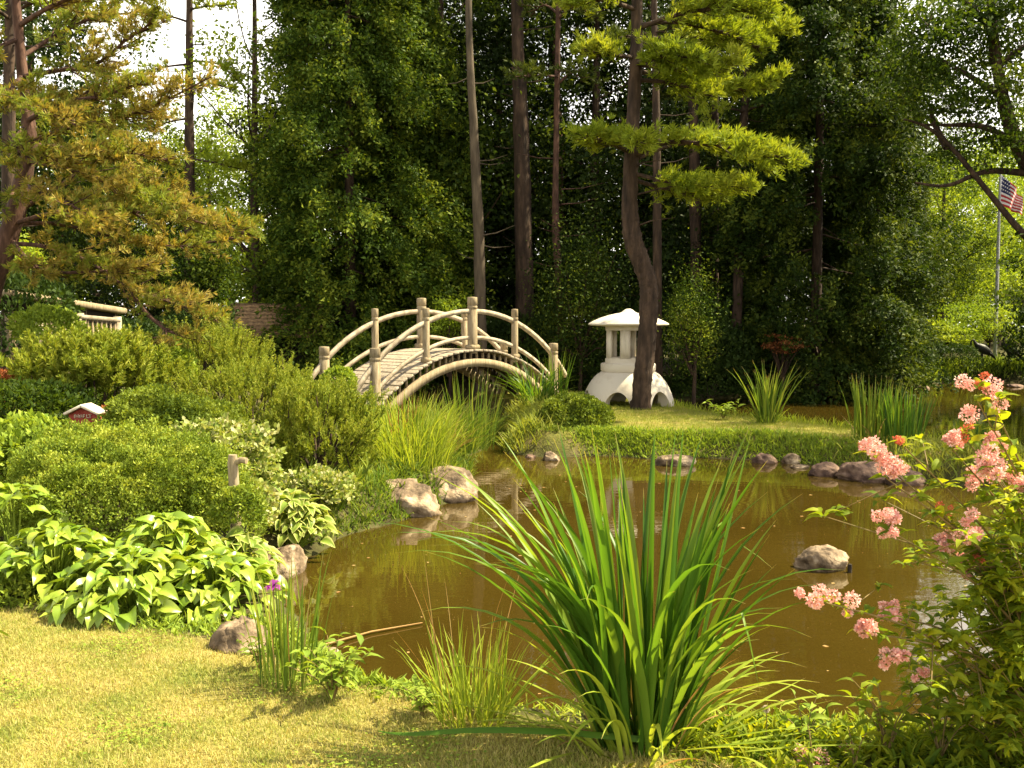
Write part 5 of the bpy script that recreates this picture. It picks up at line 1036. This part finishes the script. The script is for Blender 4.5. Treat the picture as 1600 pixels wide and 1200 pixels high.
# dandelion clock, stick
c = on_ground(1196, 1165); t = thing('dandelion_clock', 'small white dandelion seed head right of the huge iris clump', 'seed head', c); hz = at(1196, 1108, c[1])[2] - c[2]
mb = MB(); tube(mb, [[0, 0, 0], [.004, 0, hz * .6], [0, 0, hz]], .0018, 5); mb.build('stem', M_stem, t)
mb = MB(); rng = R(6); D = unit(rng.normal(size=(260, 3))); TV, TF = tuft(6, 3, .5, .06); scatter(mb, TV, TF, D * .006 + [0, 0, hz], frames(D, rng.normal(size=D.shape)), np.full(260, .010)); mb.build('seeds', M_cream, t)
mb = MB(); tube(mb, [atz(1180, 1139, .30), atz(1215, 1137, .31), atz(1252, 1132, .31)], [.006, .007, .005], 8, rough=.1, rng=R(2)); tag(mb.build('stick', M_redleaf), 'reddish stick lying on the near bank right of the huge iris clump', 'stick')
mb = MB(); tube(mb, [atz(505, 1008, .02), atz(580, 987, .015), atz(660, 973, .012)], [.007, .006, .004], 7, rough=.08, rng=R(4)); tag(mb.build('floating_stick', M_dead), 'long thin pale stick floating on the water off the lawn corner', 'stick')
# purple flower
c = on_ground(428, 1000); t = thing('purple_flower', 'single purple iris flower above the slender blades by the hosta bed', 'flower', c); hz = at(426, 917, c[1])[2] - c[2]
mb = MB(); tube(mb, [[0, 0, 0], [.005, 0, hz * .5], [0, 0, hz]], .003, 5); mb.build('stem', M_stem, t)
mb = MB(); rng = R(9); a = np.arange(9) * 2.4; D = np.stack([np.cos(a), np.sin(a), np.where(np.arange(9) % 3 == 0, 1.2, .1)], -1); scatter(mb, LV * [1, 2.0, 1], LF, np.tile([0, 0, hz], (9, 1)), frames(unit(D), np.tile([0, 0, 1.], (9, 1))), np.full(9, .05)); mb.build('petals', M_purple, t)
# specks on the water
r = R(331); n_ = 2600; q = np.c_[r.uniform(-2, 8, n_), r.uniform(5, 16, n_)]; d, _ = landdist(q); q = q[d < -.05]; n_ = len(q)
mb = MB(); scatter(mb, np.array([[-.5, -.4, 0], [.5, -.3, 0], [.4, .4, 0], [-.4, .3, 0]]), [[0, 1, 2, 3]], np.c_[q, np.full(n_, .003)], frames(np.c_[r.normal(size=(n_, 2)), np.zeros(n_)], np.tile([0, 0, 1.], (n_, 1))), .004 + .034 * r.uniform(0, 1, n_) ** 14)
tag(mb.build('floating_specks', M_dead), 'tiny pale specks and leaf bits floating on the brown water', 'floating debris', kind='stuff')

# ------------------------------------------------------------------ pink flowering bush at the right
rng = R(341); Yb = 3.55; root = at(1690, 1230, Yb + .1); root[2] = .3
pk = thing('flowering_bush', 'bush with fluffy pink flower heads and yellow green leaves leaning in from the right edge', 'flowering bush', root)
FL = [(1528,612,30,3.3),(1368,702,22,3.3),(1385,735,24,3.3),(1488,692,20,3.45),(1558,690,20,3.4),(1548,722,26,3.3),(1520,745,20,3.6),(1575,748,20,3.5),(1598,758,20,3.3),(1391,820,20,3.2),(1513,828,22,3.3),(1472,846,14,3.4),(1503,884,14,3.5),(1283,928,24,3.1),(1386,952,17,3.3),(1346,980,19,3.15),(1396,1018,19,3.2),(1441,1055,12,3.4)]
BUDS = [(1411,690,13,3.35),(1503,672,12,3.4),(1470,798,13,3.4),(1540,600,14,3.3),(1520,870,9,3.4)]
PET_V = np.array([[0, 0, 0], [.5, -.4, .1], [1, 0, .25], [.5, .4, .1]]); sb = MB(); Lp, Ld, Ls = [], [], []
def leaves_at(p, d, n, s):
    for k in range(n):
        a = rng.uniform(0, 6.283); o_ = unit(d * .35 + np.array([math.cos(a), math.sin(a) * .9, rng.uniform(-.15, .55)])); Lp.append(p); Ld.append(o_); Ls.append(s * rng.uniform(.65, 1.2))
def flowerhead(c, r_, bud):
    mb = MB(); nl = 7 if not bud else 4; n_ = 1100 if not bud else 260
    r_ = r_ * .95; L_ = c + rng.normal(size=(nl, 3)) * r_ * .58 * [1, 1, .9]; lr = r_ * rng.uniform(.24, .56, nl); i = rng.integers(0, nl, n_); d = unit(rng.normal(size=(n_, 3))); P = L_[i] + d * (lr[i] * rng.uniform(.55, 1.0, n_))[:, None]
    scatter(mb, PET_V, LEAF_F, P, frames(unit(d + rng.normal(size=d.shape) * .6), rng.normal(size=d.shape)), .0085 * rng.uniform(.6, 1.3, n_) * (1 if not bud else .8))
    mb.build('flower_head' if not bud else 'flower_bud', M_pink if not bud else M_bud, pk, world=True)
for k, (x_, y_, r_, Y) in enumerate(FL + BUDS):
    e = at(x_, y_, Y); flowerhead(e, r_ * Y / 1600, k >= len(FL))
    if y_ > 900: s0 = at(1620, 1120 + rng.uniform(-30, 30), Yb); mid = (s0 + e) / 2 + [0, 0, .09]
    elif y_ > 790: s0 = at(1640, 1050, Yb); mid = (s0 + e) / 2 + [.03, 0, .04]
    else: s0 = at(1650 + rng.uniform(-30, 30), 1100, Yb); mid = s0 * .45 + e * .55 + [.08 + rng.uniform(0, .06), 0, .02]
    P = smooth_line([s0, mid, e - [0, 0, r_ * Y / 1600 * .5]], 14); tube(sb, P, np.linspace(.006, .0022, 14), 5, cap=False)
    for i in range(3, 14):
        leaves_at(P[i], unit(P[i] - P[i - 1]), 3 if i > 10 else 4, .064)
        if i < 12 and rng.uniform() < .55:
            q = P[i] + rng.normal(size=3) * [.12, .12, .07]; tube(sb, [P[i], q], [.0025, .0015], 4, cap=False); leaves_at(q, unit(q - P[i]), 6, .055)
# leafy body
CC = []
for (x_, y_, w_, h_, n_) in [(1590, 830, 60, 50, 34), (1570, 930, 70, 60, 44), (1590, 1010, 70, 70, 80), (1560, 1090, 90, 70, 90), (1490, 1050, 60, 40, 12), (1640, 900, 60, 120, 80), (1650, 1080, 80, 80, 70), (1600, 780, 50, 40, 18), (1510, 960, 50, 40, 9)]:
    for _ in range(n_): CC.append(at(x_, y_, Yb + rng.uniform(-.3, .45)) + rng.normal(size=3) * np.array([w_, 0, h_]) * Yb / 1600 * .55)
for p in CC: leaves_at(p, unit(rng.normal(size=3)), 9, .058)
for p in CC[::3]: tube(sb, [p, (p * .6 + root * .4) + rng.normal(size=3) * .03, root * .8 + p * .2], [.0015, .003, .005], 4, cap=False)
Lp, Ld, Ls = np.array(Lp), np.array(Ld), np.array(Ls); n_ = len(Lp); lb_ = MB()
scatter(lb_, LV * [1, 1.15, 1], LF, Lp + rng.normal(size=Lp.shape) * .006, frames(Ld, np.tile([0, 0, 1.], (n_, 1)) + rng.normal(size=Lp.shape) * .35), Ls)
sb.build('stems', M_stem, pk, world=True); lb_.build('leaves', M_spir, pk, world=True)
c = on_ground(1270, 1215); lowp = stemplant('low_flowering_plant', 'low plant with one big fluffy pink flower head at the bottom edge', 'flowering plant', 0, 0, 4, .16, .08, M_spir, 342, base=c, lsz=.05, per=6)
pk = lowp; flowerhead(at(1262, 1190, 3.62), 30 * 3.6 / 1600, False)
c = on_ground(1335, 1205); lowp = stemplant('low_flowering_plant', 'low plant with a small coral pink flower head right of the big fluffy one', 'flowering plant', 0, 0, 4, .16, .08, M_spir, 343, base=c, lsz=.05, per=6)
pk = lowp; flowerhead(at(1326, 1178, 3.7), 17 * 3.7 / 1600, False)
